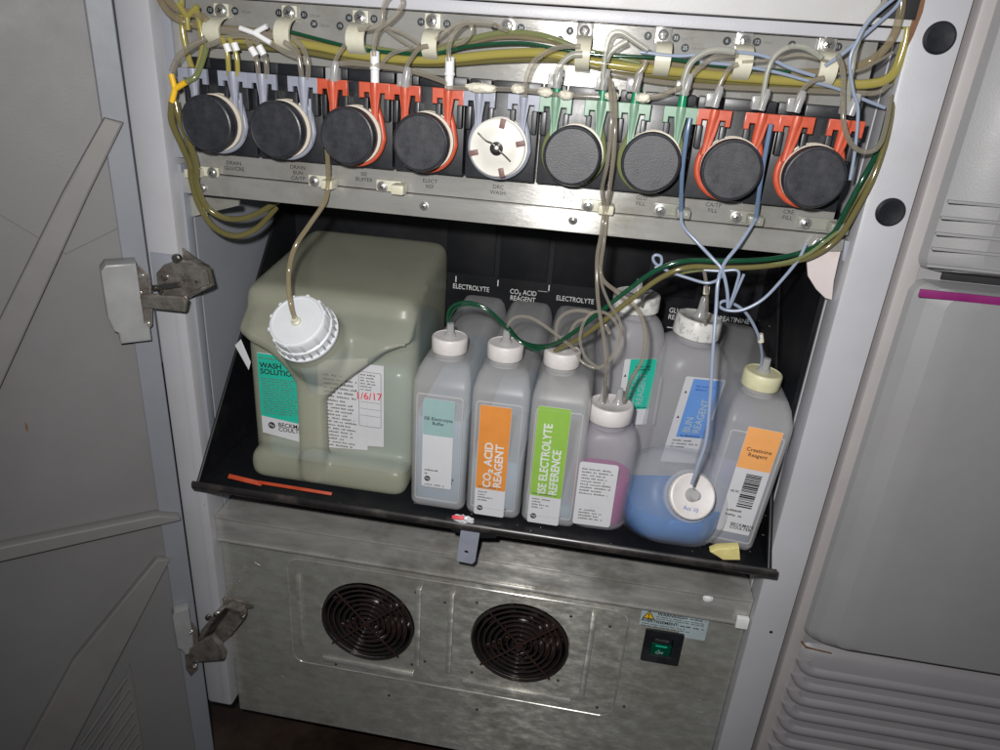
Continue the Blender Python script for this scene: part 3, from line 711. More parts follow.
# ------------------------------------------------------------------ pumps
PZ = 0.7385
def pump(i, label, clip, nozzle=None, washer=False):
    t = thing('peristaltic_pump', label, 'pump', (0.0595 + .0633 * i, 0.0195, PZ), group='pumps in a row on the aluminium plate', local=True)
    bm = bmesh.new()
    bm_box(bm, (-.0306, -.020, -.0285), (.0306, 0, .043), .0012)
    bm_box(bm, (-.0306, -.013, .0425), (-.012, 0, .0515), .001); bm_box(bm, (-.0105, -.016, .0425), (.0306, 0, .0515), .001)
    for s in (-.0185, .0185):
        for e in (-1, 1): bm_box(bm, (s + e * .0092 - .0022, -.0285, .012), (s + e * .0092 + .0022, -.0195, .0305), .0008)
    from_bm('pump_block', bm, 'black_plastic', t)
    ro = lathe('rotor', [(.0215, 0), (.0240, .002), (.0240, .0055), (.020, .007), (.020, .010), (.0240, .0115), (.0240, .015), (0, .015)], (0.001, -.020, 0), (0, -1, 0), 'white_rotor' if washer else 'cream', t, 40)
    if washer:
        f = lathe('rotor_face', [(.0230, 0), (.0236, .0012), (.0236, .003), (.0226, .004), (.0135, .0042), (.013, .0046), (0, .0046)], (0, -.0355, 0), (0, -1, 0), 'white_rotor', t, 48)
        for a in (80, 195, 285, 15):
            d = Vector((math.cos(math.radians(a)), 0, math.sin(math.radians(a))))
            M = basis(Vector((0, -.0403, 0)) + d * .0203, (d.z, 0, -d.x), d)
            box('rotor_notch', (-.0022, -.004, -.001), (.0022, .0035, .001), 'brown_notch', f, .0004, M)
        lathe('shaft', [(.0055, 0), (.0055, .003), (.003, .0045), (.003, .008), (0, .009)], (0, -.0402, 0), (0, -1, 0), 'steel', t, 24)
        tube('wire_clip', [Vector(q) for q in ((-.016, -.0445, .0115), (-.009, -.045, .006), (-.003, -.046, .004), (.003, -.046, -.001), (.008, -.045, -.005), (.0125, -.044, -.009))], .0007, 'steel', t)
    else:
        lathe('knob', [(.0220, 0), (.0232, .0015), (.0237, .006), (.0237, .0115), (.0229, .0133), (.0218, .0138), (.0212, .0133), (.0120, .0131), (0, .0130)], (0, -.0368, 0), (0, -1, 0), 'knob_black', t, 56, 30)
    # pump tube clipped at both sides, running round the rotor
    P = [(-.0185, -.0275, .030), (-.0195, -.0275, .018), (-.0238, -.0275, .006)]
    P += [(.0246 * math.cos(math.radians(a)), -.0275, .0246 * math.sin(math.radians(a))) for a in range(190, 360, 20)]
    P += [(.0246, -.0275, .0), (.0222, -.0275, .014), (.0195, -.0275, .022), (.0185, -.0275, .030)]
    tube('pump_tube', [Vector(q) for q in P], .0028, clip if clip != 'clip_green' else 't_palegreen', t)
    for s in (-.0185, .0185):
        lean = -.35 if (clip == 'clip_red' and i in (7, 8)) else 0.0
        L = [(-.0134, .0430), (-.0134, .0305), (-.0090, .0305), (-.0090, .0350), (-.0048, .0350), (-.0030, .024), (-.0026 + lean * .009, .008), (.0026 + lean * .009, .008), (.0034, .024), (.0050, .0350), (.0090, .0350), (.0090, .0305), (.0134, .0305), (.0134, .0430)]
        k = plate('tube_clip', [[(s + a, b) for a, b in L]], basis(Vector((0, -.0285, 0)), *FRONT), .0045, clip, t, .0007)
        lathe('clip_stem', [(.0044, 0), (.0046, .004), (.0040, .010), (.0028, .026), (.0028, .034)], (s, -.0305, .0430), (lean * .25, 0, -1), clip, k, 16)
        if clip == 'clip_grey' and not washer and s > 0:
            box('clip_strap', (s - .001, -.032, -.015), (s + .0022, -.0285, .030), 'clip_grey', k, .0008); box('clip_strap', (s + .0040, -.031, -.012), (s + .0062, -.0280, .026), 'clip_grey', k, .0008)
        if nozzle: lathe('nozzle', [(.0034, 0), (.0036, .004), (.0030, .016)], (s, -.0305, .040), (0, 0, 1), nozzle, k, 16)
    # screw at upper left corner
    if i in (4, 5, 6): screw('block_screw', (-.023, -.0132, .047), (0, -1, 0), t, .003, 'screw_dark', False)
    return t
labs = ['black-knobbed pump with grey clips, first from the left end of the row', 'black-knobbed pump with grey clips, second from the left, above the white jug cap',
        'black-knobbed pump with red clips, third from left, above the hanging jug tube', 'black-knobbed pump with red clips just left of the white-faced pump',
        'pump with a white notched rotor face and wire clip instead of a knob', 'black-knobbed pump with pale green clips just right of the white-faced pump',
        'black-knobbed pump with pale green clips, left of the thin blue tube', 'black-knobbed pump with red clips between the two thin blue tubes',
        'black-knobbed pump with red clips at the right end of the row']
for i, l in enumerate(labs):
    pump(i, l, ['clip_grey', 'clip_grey', 'clip_red', 'clip_red', 'clip_grey', 'clip_green', 'clip_green', 'clip_red', 'clip_red'][i], 'nozzle_green' if i in (5, 6) else None, i == 4)

# ------------------------------------------------------------------ nylon tube clamps
def top_clamp(x0, x1, y0, y1, sx, sy, label, metal=False):
    ys = -.010
    a = hit(x0, (y0 + y1) / 2, y=ys); b = hit(x1, (y0 + y1) / 2, y=ys); zt = hit((x0 + x1) / 2, y0, y=.012).z; zb = hit((x0 + x1) / 2, y1, y=-.004).z
    t = thing('tube_clamp', label, 'clamp', ((a.x + b.x) / 2, .02, (zt + zb) / 2), group='cream nylon clamps over the upper tube bundle')
    bm = bmesh.new(); n = 14; zc = (zt + zb) / 2; hz = (zt - zb) / 2
    prof = []
    for k in range(n + 1):
        th = math.pi * k / n; prof.append((.016 - .026 * math.sin(th) ** .8, zc + hz * math.cos(th)))
    ins = [(y + .0028 * math.sin(math.pi * k / n) + .0002, zc + (z - zc) * .90) for k, (y, z) in enumerate(prof)]
    for xx in ((a.x, b.x),):
        R = []
        for X in (xx[0], xx[1]):
            R.append(([bm.verts.new((X, y, z)) for y, z in prof], [bm.verts.new((X, y, z)) for y, z in ins]))
        (Po, Pi), (Qo, Qi) = R
        for k in range(n):
            bm.faces.new((Po[k], Po[k + 1], Qo[k + 1], Qo[k])); bm.faces.new((Pi[k], Qi[k], Qi[k + 1], Pi[k + 1]))
            bm.faces.new((Po[k], Pi[k], Pi[k + 1], Po[k + 1])); bm.faces.new((Qo[k], Qo[k + 1], Qi[k + 1], Qi[k]))
        bm.faces.new((Po[0], Qo[0], Qi[0], Pi[0])); bm.faces.new((Po[n], Pi[n], Qi[n], Qo[n]))
    from_bm('strap', bm, 'nylon', t, angle=60)
    s = hit(sx, sy, y=.0185)
    box('tab', (s.x - .0068, .0168, s.z - .0065), (s.x + .0068, .0197, s.z + .0058), 'alu' if metal else 'nylon', t, .0008)
    screw('screw', Vector((s.x, .0168, s.z)), (0, -1, 0), t, .0042)
for a in ((202, 218, 15, 48, 222, 11, 'cream nylon tube clamp at the left end of the bundle, above the first pump'),
          (273, 288, 16, 54, 290, 13, 'cream nylon tube clamp, second from left, above the second pump', ),
          (345, 363, 22, 57, 361, 18, 'cream nylon tube clamp over the bundle above the third pump'),
          (421, 436, 28, 62, 433, 21, 'cream nylon tube clamp over the bundle above the fourth pump'),
          (575, 590, 35, 73, 585, 31, 'nylon tube clamp with bare metal tab, right of the white-faced pump', True),
          (655, 671, 41, 78, 663, 35, 'nylon tube clamp with metal tab above the seventh pump, left of the gravity print', True),
          (735, 753, 44, 83, 744, 41, 'cream nylon tube clamp over the bundle above the eighth pump', True),
          (820, 838, 50, 90, 827, 45, 'cream nylon tube clamp at the right end of the bundle, above the ninth pump', True)):
    top_clamp(*a)
def low_clamp(cx, cy, sx, sy, label, w=.013, h=.0085, mat='nylon'):
    c = hit(cx, cy, y=.010); s = hit(sx, sy, y=.018)
    t = thing('tube_clamp', label, 'clamp', c, group='small nylon clamps on the lower edge of the pump plate')
    box('clamp_body', (c.x - w / 2, .003, c.z - h / 2), (c.x + w / 2, .0195, c.z + h / 2), mat, t, .002)
    xl, xr = sorted((s.x, c.x))
    box('tab', (min(s.x - .006, c.x), .0165, c.z - .0045), (max(s.x + .006, c.x), .0196, c.z + .0055), mat, t, .0008)
    screw('screw', Vector((s.x, .0165, (s.z + c.z) / 2)), (0, -1, 0), t, .0038)
low_clamp(194, 173, 213, 172, 'small nylon clamp holding the olive tubes at the left end of the plate')
low_clamp(329, 184, 315, 181, 'small nylon clamp holding the jug tube below the third pump', .011)
low_clamp(399, 189, 383, 187, 'empty small nylon clamp between the buffer and reference lettering', .012, .009)
low_clamp(606, 209, 588, 206, 'small nylon clamp holding the clear tube pair right of the sixth pump', .014)
low_clamp(683, 213, 660, 211, 'small milky clamp on the thin blue tube below the seventh pump', .012, .008, 't_milky')
low_clamp(755, 220, 736, 217, 'small milky clamp on the thin blue tube below the eighth pump', .013, .008, 't_milky')
low_clamp(838, 228, 805, 223, 'small milky clamp holding the green tubes at the right end of the plate', .015, .009, 't_milky')

# ------------------------------------------------------------------ tubing
def T(label, P, r, mat, group=None, y=None, name='tube'):
    r *= .87
    pts = [p if isinstance(p, Vector) else hit(p[0], p[1], y=p[2] if len(p) > 2 else y) for p in P]
    L = Vector(pts[0]); t = thing(name, label, 'tube', L, group=group or 'plastic tubes inside the cabinet')
    # single-mesh thing: put mesh directly
    COL.objects.unlink(t); bpy.data.objects.remove(t)
    o = tube(name, [p for p in pts], r, mat, None)
    o.data.transform(Matrix.Translation(-L)); o.location = L
    tag(o, label, 'tube', group or 'plastic tubes inside the cabinet')
    return o
# upper bundle
T('amber tube entering at the top left corner and topping the upper bundle', [(155, -20, 0), (163, 5, 0), (178, 19, .0), (205, 27, .008), (250, 31, .008), (300, 38, .008), (350, 50, .008), (400, 55, .008), (450, 46, .006), (500, 35, .004), (550, 39, .004), (585, 52, .008), (640, 60, .008), (700, 66, .008), (760, 72, .008), (830, 72, .008), (868, 62, .008), (890, 42, 0), (900, 15, -.003), (903, -20, -.003)], .0036, 't_amber', y=.006)
T('thick bright yellow tube through the middle of the upper bundle', [(206, 38), (280, 42), (315, 46), (365, 56), (430, 60), (500, 54), (545, 53), (580, 60), (640, 68), (700, 74), (760, 79), (830, 83), (868, 84), (891, 76), (903, 50), (908, 20), (905, -20)], .0042, 't_yellow', y=.004)
T('narrow dark green tube along the top of the yellow tube', [(284, 30), (330, 42), (366, 50), (430, 54), (470, 46), (520, 43), (560, 49), (600, 55), (660, 58), (720, 66), (790, 72)], .0017, 't_green', y=-.002)
T('olive tube along the underside of the upper bundle', [(209, 44), (290, 50), (350, 59), (430, 64), (500, 60), (560, 60), (620, 71), (700, 80), (770, 85), (835, 88)], .0030, 't_olive', y=.008)
T('clear amber tube low in the bundle above the eighth and ninth pumps', [(600, 72), (660, 82), (720, 87), (790, 90), (840, 92), (875, 93), (889, 85)], .0024, 't_grey', y=.002)
T('pale green tube arching over the yellow tube above the white-faced pump', [(366, 47), (420, 54), (460, 42), (500, 33), (540, 35), (585, 50), (640, 63)], .0026, 't_palegreen', y=.002)
T('clear tube crossing the bundle between the first and second nylon clamps', [(207, 46), (235, 36), (262, 40), (285, 52), (300, 58)], .0026, 't_clear', y=-.010)
T('pinkish clear tube between the first two nylon clamps', [(215, 30), (250, 33), (285, 38)], .0034, 't_clear', y=-.006)
# Y connectors
def Yc(label, A, B, D, Cc, mat, r, y):
    c = hit(*Cc, y=y); t = thing('y_connector', label, 'connector', c, group='Y connectors in the tubing')
    bm = bmesh.new()
    for q in (A, B, D): bm_tube(bm, [c, hit(*q, y=y)], r, 10)
    from_bm('connector_body', bm, mat, t)
Yc('white Y connector between the first two nylon clamps', (240, 28), (267, 26), (271, 43), (254, 33), 'connector_white', .0022, -.012)
Yc('yellow stained Y connector left of the first pump', (171, 74), (186, 82), (172, 102), (175, 89), 'yellow', .0026, -.022)
Yc('yellow stained Y connector near the top left corner', (178, 4), (198, 6), (188, 30), (187, 17), 't_yellow', .0024, -.006)
# left cluster
T('clear tube looping from the left clamp down to the yellow Y connector', [(206, 38, -.01), (190, 47, -.016), (178, 58, -.02), (172, 72, -.022)], .0031, 't_grey')
T('greenish tube looping from the left clamp to the yellow Y connector, inside the clear loop', [(207, 43, -.006), (203, 60, -.012), (196, 76, -.018), (186, 82, -.022)], .0027, 't_palegreen')
T('yellow green tube running down behind the left cluster of tubes', [(181, -10), (182, 25), (186, 48), (190, 62), (196, 78)], .0030, 't_yellow', y=.004)
T('stained yellow tube beside the first grey clip', [(196, 8), (200, 25), (203, 45), (200, 62), (196, 75)], .0030, 't_yellow', y=-.004)
T('clear amber tube down the extreme upper left', [(160, -10), (176, 8), (200, 16), (208, 22)], .0036, 't_amber', y=-.004)
T('outer olive tube hanging in the lower loop at the left end of the plate', [(172, 102, -.022), (172, 122, -.02), (183, 148, -.012), (190, 165, -.004), (192, 182, .002), (200, 207, .006), (215, 228, .012), (236, 236, .03), (257, 228, .05), (276, 208, .08)], .0034, 't_olive')
T('inner olive tube hanging in the upper loop at the left end of the plate', [(175, 100, -.018), (180, 120, -.018), (190, 145, -.012), (196, 165, -.004), (197, 185, .002), (206, 206, .006), (222, 217, .012), (240, 219, .03), (258, 213, .05), (280, 200, .08)], .0034, 't_olive')
# pairs into the grey clips
for k, (A, lab) in enumerate((([(222, 38), (226, 48), (228, 60), (229, 76)], 'stained clear stub tube into the right clip of the first pump, outer'),
               ([(229, 38), (234, 47), (237, 60), (238, 76)], 'stained clear stub tube into the right clip of the first pump, inner'),
               ([(246, 40), (253, 50), (257, 62), (259, 78)], 'clear stub tube into the left clip of the second pump, outer'),
               ([(252, 38), (261, 48), (266, 62), (267, 79)], 'clear stub tube into the left clip of the second pump, inner'),
               ([(284, 42), (296, 50), (300, 64), (302, 80)], 'clear stub tube into the right clip of the second pump, outer'),
               ([(292, 38), (303, 48), (308, 64), (308, 80)], 'clear stub tube into the right clip of the second pump, inner'),
               )):
    T(lab, [(a, b, -.012) for a, b in A], .0025, 't_yellow' if k < 2 else 't_clear', 'paired stub tubes above the grey clips')
def sleeve(label, P, r, mat, y, cat='sleeve', nm='tube_sleeve'):
    pts = [hit(a, b, y=y) for a, b in P]; t = thing(nm, label, cat, pts[0], group='sleeves and joints on the tubes')
    o = None
    bm = bmesh.new(); bm_tube(bm, pts, r, 14); from_bm('sleeve_body', bm, mat, t)
    return t
sleeve('white crimp sleeves above the first pump, left of two', [(226, 44), (229, 52)], .0030, 'connector_white', -.012)
sleeve('white crimp sleeve above the first pump, right of two', [(234, 43), (237, 51)], .0030, 'connector_white', -.012)
sleeve('white crimp sleeve above the second pump, left of two', [(251, 48), (256, 56)], .0030, 'connector_white', -.012)
sleeve('white crimp sleeve above the second pump, right of two', [(259, 46), (264, 55)], .0030, 'connector_white', -.012)
# adapters on top of each coloured clip
def adapter(px, py, label, tall=False):
    c = hit(px, py, y=-.0105); t = thing('tube_adapter', label, 'adapter', c, group='small adapters standing on the pump clips')
    if tall:
        lathe('adapter_body', [(.0036, 0), (.0036, .010), (.0044, .0105), (.0044, .0122), (.0038, .013), (.0038, .024), (.0025, .025)], c, (0, 0, 1), 'connector_white', t, 20)
    else:
        box('adapter_body', (c.x - .006, -.0145, c.z), (c.x + .005, -.0055, c.z + .0105), 'adapter', t, .001)
        lathe('adapter_nozzle', [(.0032, 0), (.0034, .012), (.0024, .016)], c + Vector((.001, -.004, 0)), (.15, 0, 1), 'adapter', t, 14)
adapter(334, 81, 'clear adapter on the left red clip of the third pump')
adapter(375, 83, 'tall white adapter on the right red clip of the third pump', True)
adapter(405, 87, 'clear adapter on the left red clip of the fourth pump')
adapter(449, 89, 'tall white adapter on the right red clip of the fourth pump', True)
adapter(555, 88, 'clear adapter above the left green clip of the sixth pump')
adapter(601, 90, 'clear adapter above the right green clip of the sixth pump')
adapter(633, 92, 'clear adapter above the left green clip of the seventh pump')
adapter(682, 95, 'clear adapter above the right green clip of the seventh pump')
adapter(712, 107, 'clear adapter on the left red clip of the eighth pump')
adapter(758, 110, 'clear adapter on the right red clip of the eighth pump')
adapter(793, 112, 'clear adapter on the left red clip of the ninth pump')
adapter(847, 115, 'clear adapter on the right red clip of the ninth pump')
G2 = 'clear tubes rising from the pump clips'
T('clear tube from the third pump left clip up to the third nylon clamp', [(332, 80), (333, 68), (338, 55), (345, 45)], .0020, 't_clear', G2, -.014)
T('clear tube looping high above the third pump', [(374, 56), (374, 42), (378, 30), (388, 22), (398, 12), (403, 2), (398, -6), (388, -2), (383, 10), (381, 24), (371, 28), (358, 29)], .0021, 't_clear', G2, -.016)
T('grey tube bowing from the third pump across to the white adapter of the fourth', [(336, 64), (352, 63), (380, 66), (412, 71), (440, 80), (448, 84)], .0027, 't_grey', G2, -.012)
T('clear tube from the fourth pump left clip up to the fourth nylon clamp', [(404, 84), (405, 72), (410, 60), (420, 48), (428, 46)], .0021, 't_grey', G2, -.014)
T('clear tube slanting behind the fourth pump tubes', [(380, 66), (390, 55), (402, 50), (420, 46)], .0020, 't_clear', G2, -.006)
T('clear tube looping above the fourth pump', [(449, 61), (449, 48), (453, 35), (462, 25), (470, 23), (471, 32), (464, 41), (456, 44)], .0022, 't_clear', G2, -.016)
T('clear tube from the loop above the fourth pump towards the plate screw', [(436, 40), (448, 30), (462, 23), (490, 24), (508, 31)], .0020, 't_clear', G2, -.008)
T('thin clear tube fanning from the third pump loop down to the fourth clamp', [(384, 27), (400, 32), (420, 44)], .0016, 't_clear', G2, -.010)
T('second thin clear tube fanning from the third pump loop to the fourth clamp', [(384, 28), (398, 38), (412, 47)], .0016, 't_clear', G2, -.008)
T('clear horizontal tube linking the clips of the white-faced pump', [(446, 88), (470, 88), (500, 89), (520, 90), (545, 93), (566, 95), (600, 97)], .0022, 't_clear', G2, -.018)
for k, (px, py, lab) in enumerate(((481, 88, 'rough glue lump on the left grey clip of the white-faced pump'), (518, 89, 'rough glue lump on the right grey clip of the white-faced pump'),
        (545, 92, 'rough glue lump left of the sixth pump left nozzle'), (566, 95, 'rough glue lump right of the sixth pump left nozzle'), (612, 96, 'rough glue lump left of the seventh pump left nozzle'), (643, 98, 'rough glue lump right of the seventh pump left nozzle'))):
    c = hit(px, py, y=-.018); bm = bmesh.new(); bmesh.ops.create_icosphere(bm, subdivisions=3, radius=1)
    rr = random.Random(k); sx = .013 if k == 0 else .006
    for v in bm.verts: v.co = Vector((v.co.x * sx, v.co.y * .0042, v.co.z * .0038)) * (1 + rr.uniform(-.12, .12))
    o = from_bm('glue_lump', bm, 'glue', None); o.location = c; tag(o, lab, 'glue', 'glue lumps on the horizontal tube')
T('clear tube rising from the right clip of the white-faced pump to the fifth clamp', [(525, 97), (526, 80), (532, 64), (543, 54), (560, 47), (580, 46)], .0022, 't_clear', G2, -.018)
T('clear tube from the sixth pump left nozzle up to the fifth clamp', [(556, 84), (557, 72), (563, 62), (572, 55), (582, 54)], .0030, 't_milky', G2, -.016)
T('clear tube arching from the sixth pump right nozzle over towards the sixth clamp', [(602, 90), (604, 65), (607, 45), (612, 34), (622, 33), (636, 42), (648, 50)], .0025, 't_milky', G2, -.018)
T('clear tube leaning right just above the sixth pump right nozzle', [(606, 62), (610, 53), (618, 46), (627, 41)], .0027, 't_milky', G2, -.016)
T('left hanging clear tube from the sixth pump down past its clamp to the purple bottle', [(609, 78, -.022), (611, 100, -.032), (611, 130, -.036), (607, 165, -.034), (602, 190, -.01), (604, 209, .004), (601, 235, .0), (597, 260, -.01), (598, 300, -.02), (604, 340, -.024), (606, 370, -.02), (604, 402, 0.01)], .0020, 't_grey')
T('right hanging clear tube from the sixth pump down past its clamp to the glucose bottle', [(612, 84, -.022), (615, 105, -.032), (614, 150, -.036), (610, 185, -.02), (607, 209, .004), (604, 240, .0), (601, 275, -.01), (617, 292, -.012), (636, 307, -.015), (645, 330, -.02), (643, 358, -.02), (631, 380, -.012), (624, 402, .01)], .0022, 't_grey')
T('clear tube up from the seventh pump left nozzle', [(635, 92), (637, 76), (643, 68), (646, 60)], .0024, 't_clear', G2, -.016)
T('wide clear tube arching from the seventh pump right nozzle to the seventh clamp', [(683, 94), (684, 80), (690, 64), (702, 54), (716, 50), (735, 52)], .0030, 't_milky', G2, -.016)
T('second clear tube arching from the seventh pump right nozzle, lower one', [(688, 90), (692, 76), (704, 64), (718, 56), (738, 55)], .0024, 't_clear', G2, -.012)
T('grey tube sloping up from the seventh pump left nozzle to its right one', [(646, 98), (658, 96), (672, 91), (682, 87)], .0024, 't_grey', G2, -.018)
T('clear tube from the left red clip of the eighth pump up under the seventh clamp', [(714, 106), (717, 92), (722, 80), (730, 68), (738, 64)], .0022, 't_clear', G2, -.014)
T('clear tube arching from the right red clip of the eighth pump to the last clamp', [(761, 108), (764, 90), (768, 70), (776, 55), (790, 47), (806, 48), (822, 58)], .0023, 't_milky', G2, -.016)
T('clear tube from the left red clip of the ninth pump up to the last clamp', [(795, 112), (797, 100), (804, 88), (815, 80), (824, 78)], .0023, 't_grey', G2, -.014)
T('clear tube from the ninth pump right clip rising to the top right corner', [(848, 112, -.012), (849, 90, -.016), (852, 70, -.018), (856, 48, -.016), (866, 25, -.012), (882, 5, -.008), (892, -12, -.006)], .0022, 't_milky', G2)
T('grey tube hanging in a long loop right of the ninth pump', [(838, 55, -.014), (843, 72, -.018), (843, 95, -.024), (844, 125, -.028), (853, 146, -.026), (868, 152, -.02), (880, 144, -.014), (887, 120, -.01), (891, 95, -.006)], .0023, 't_grey')
T('pale thin tube slanting from the last clamp to the top right corner', [(825, 66, -.012), (845, 52, -.012), (870, 30, -.010), (895, 8, -.006), (905, -10, -.006)], .0016, 't_blue')
T('thin pale blue tube weaving behind the last three clamps', [(640, 52), (680, 56), (720, 52), (760, 55), (790, 68), (815, 76)], .0016, 't_blue', y=-.009)
T('second thin pale blue tube behind the last two clamps', [(700, 62), (740, 66), (775, 72), (805, 80), (835, 88), (860, 98), (885, 108)], .0015, 't_blue', y=-.007)
T('thin brownish tube between the last two clamps', [(742, 62), (770, 60), (800, 55), (830, 62)], .0013, 't_grey', y=-.010)
T('thin purple grey tube right of the last clamp', [(838, 74), (860, 70), (880, 60), (893, 52)], .0013, 't_grey', y=-.008)
T('thin pale blue tube from the top right corner down the right side', [(905, -10), (885, 6), (868, 22), (858, 40), (850, 60), (853, 90), (858, 110), (855, 150), (850, 180)], .0015, 't_blue', y=-.020)
T('yellow green outer tube along the right post top', [(905, -20), (911, 15), (905, 40), (899, 62), (895, 82), (893, 110), (882, 150), (866, 182), (852, 205), (838, 230)], .0022, 't_olive', y=.008)
# green tubes on the right, going down to the bottles
T('dark green tube sweeping from the right post down to the electrolyte bottle', [(889, 110, .006), (878, 150, .002), (862, 180, -.002), (846, 210, .0), (832, 234, .004), (805, 251, .004), (770, 259, -.004), (725, 261, -.012), (685, 261, -.016), (655, 271, -.016), (628, 290, -.014), (600, 312, -.01), (573, 333, 0), (548, 346, .02), (522, 342, .045), (506, 325, .07)], .0025, 't_green')
T('olive green tube alongside the dark green one, sweeping to the bottles', [(895, 95, .004), (886, 140, -.002), (872, 180, -.006), (855, 212, -.004), (838, 238, .0), (812, 256, .0), (775, 265, -.008), (730, 268, -.014), (690, 267, -.018), (662, 277, -.018), (630, 300, -.016), (605, 320, -.012), (580, 338, 0), (555, 351, .018)], .0027, 't_olive')
T('pale clear tube under the green pair, ending at the glucose bottle', [(838, 232, -.004), (800, 258, -.006), (750, 267, -.010), (700, 270, -.008), (668, 276, .0), (650, 284, .02), (643, 296, .05), (642, 306, .075)], .0018, 't_palegreen')
T('dark green tube rising from the electrolyte buffer bottle cap', [(448, 328, .035), (448, 314, .03), (454, 305, .03), (468, 302, .03), (486, 308, .03), (502, 322, .03), (515, 337, .03), (530, 348, .028), (545, 348, .022), (556, 343, .02)], .0017, 't_green')
T('second dark green tube rising from the electrolyte buffer bottle cap, inner arc', [(450, 330, .033), (450, 318, .028), (456, 308, .026), (470, 305, .026), (488, 311, .026), (504, 326, .026), (520, 342, .024), (540, 352, .02)], .0013, 't_green')
T('clear tube arching from the acid reagent cap over to the right', [(507, 342, .035), (507, 328, .03), (514, 318, .028), (528, 317, .026), (542, 324, .02), (558, 336, .01), (576, 350, .0)], .0019, 't_clear')
T('clear tube rising from the electrolyte reference cap, left one', [(557, 346, .035), (556, 330, .03), (560, 318, .026), (572, 311, .02), (588, 312, .01), (602, 320, 0), (610, 334, -.005)], .0021, 't_clear')
T('clear tube rising from the electrolyte reference cap, right one', [(570, 348, .033), (570, 334, .026), (577, 322, .018), (590, 318, .008), (604, 312, -.004)], .0021, 't_clear')
T('clear tube coiled in a ring between the reference bottle and glucose bottle', [(576, 352, -.012), (582, 362, -.016), (596, 368, -.018), (608, 362, -.018), (619, 348, -.018), (619, 330, -.018), (609, 315, -.018), (594, 312, -.018), (584, 322, -.018), (580, 340, -.018), (586, 358, -.018), (600, 369, -.018)], .0016, 't_clear')
T('clear tube falling from the clamp to the coil over the glucose bottle', [(600, 265, -.012), (602, 285, -.014), (610, 305, -.016), (620, 322, -.016), (619, 342, -.014), (608, 362, -.010)], .0015, 't_clear')
# jug tube
T('olive clear tube running from the third pump down into the jug cap', [(327, 150, -.014), (328, 168, -.004), (328, 185, .004), (324, 203, -.002), (310, 224, -.012), (295, 247, -.024), (289, 270, -.030), (289, 290, -.038), (291, 306, -.044), hit(302, 327, y=-.030) + Vector((-.10, -.66, .74)).normalized() * .017], .0026, 't_amber')
# blue tubes
T('dark blue tube running down between the seventh and eighth pumps', [(690, 118, -.022), (686, 140, -.022), (682, 175, -.014), (681, 212, .003)], .0022, 't_bluedark')
T('dark blue tube running down between the eighth and ninth pumps', [(771, 124, -.022), (766, 150, -.020), (760, 185, -.012), (756, 219, .003)], .0022, 't_bluedark')
T('thin pale blue tube from the clamp under the seventh pump into the knot', [(681, 212, .002), (683, 226, -.006), (697, 242, -.012), (712, 258, -.016), (722, 270, -.02), (727, 290, -.022), (728, 308, -.022)], .0017, 't_blue')
T('thin pale blue tube from under the eighth pump down into the blue bottle cap', [(756, 219, .002), (750, 228, -.006), (738, 246, -.012), (724, 264, -.018), (718, 282, -.024), (716, 310, -.03), (713, 350, -.04), (710, 400, -.05), (706, 440, -.06), (697, 468, -.065), (692, 484, -.062)], .0018, 't_blue')
T('thin pale blue tube with a small ring, curling over the glucose bottle', [(724, 266, -.018), (721, 277, -.018), (708, 283, -.016), (688, 278, -.014), (668, 271, -.012), (656, 264, -.012), (653, 258, -.012), (656, 255, -.012), (661, 257, -.012), (661, 264, -.012), (655, 268, -.012)], .0015, 't_blue')
T('thin pale blue zigzag tube above the urea bottle cap', [(704, 270, -.016), (720, 271, -.018), (738, 271, -.02), (736, 286, -.02), (729, 308, -.02), (737, 290, -.018), (744, 274, -.018)], .0014, 't_blue')
T('thin pale blue tube from the plate right end down to the creatinine cap', [(806, 244, .0), (798, 260, -.004), (780, 282, -.010), (762, 300, -.014), (742, 310, -.014), (726, 310, -.012), (719, 305, -.008), (726, 301, -.006), (742, 309, -.002), (752, 322, .004), (759, 338, .01), (762, 356, .025), (760, 370, .035)], .0016, 't_blue')
T('thin clear tube from the blue knot down into the urea bottle cap', [(704, 270, -.016), (706, 282, -.008), (707, 295, .01), (707, 310, .04), (705, 324, .07)], .0018, 't_clear')
sleeve('cream joint on the tube above the urea bottle cap', [(707, 286), (706, 294)], .0028, 'glue', .012)
sleeve('cream joint on the tube above the creatinine bottle cap', [(760, 334), (761, 342)], .0028, 'glue', .012)

# ------------------------------------------------------------------ bottles
def rr_ring(bm, w, d, r, cx, cy, z, n=5):
    return [bm.verts.new((cx + a, cy + b, z)) for a, b in rrect(-w / 2, w / 2, -d / 2, d / 2, min(r, w / 2 - 1e-4, d / 2 - 1e-4), n)]
def bm_loft(bm, secs, n=5):
    R = [rr_ring(bm, *s, n=n) for s in secs]
    for A, B in zip(R, R[1:]):
        m = len(A)
        for i in range(m): bm.faces.new((A[i], A[(i + 1) % m], B[(i + 1) % m], B[i]))
    bm.faces.new(R[0]); bm.faces.new(R[-1])
def cap_prof(r, h, skirt=False): return [(r * .97, 0), (r, .001), (r, h - .0018), (r * .965, h - .0005), (r * .90, h), (r * .86, h - .0006), (0, h - .0006)]
def cap_wob(k, i): return 0.012 * ((i % 2) * 2 - 1) if k in (1, 2) else 0

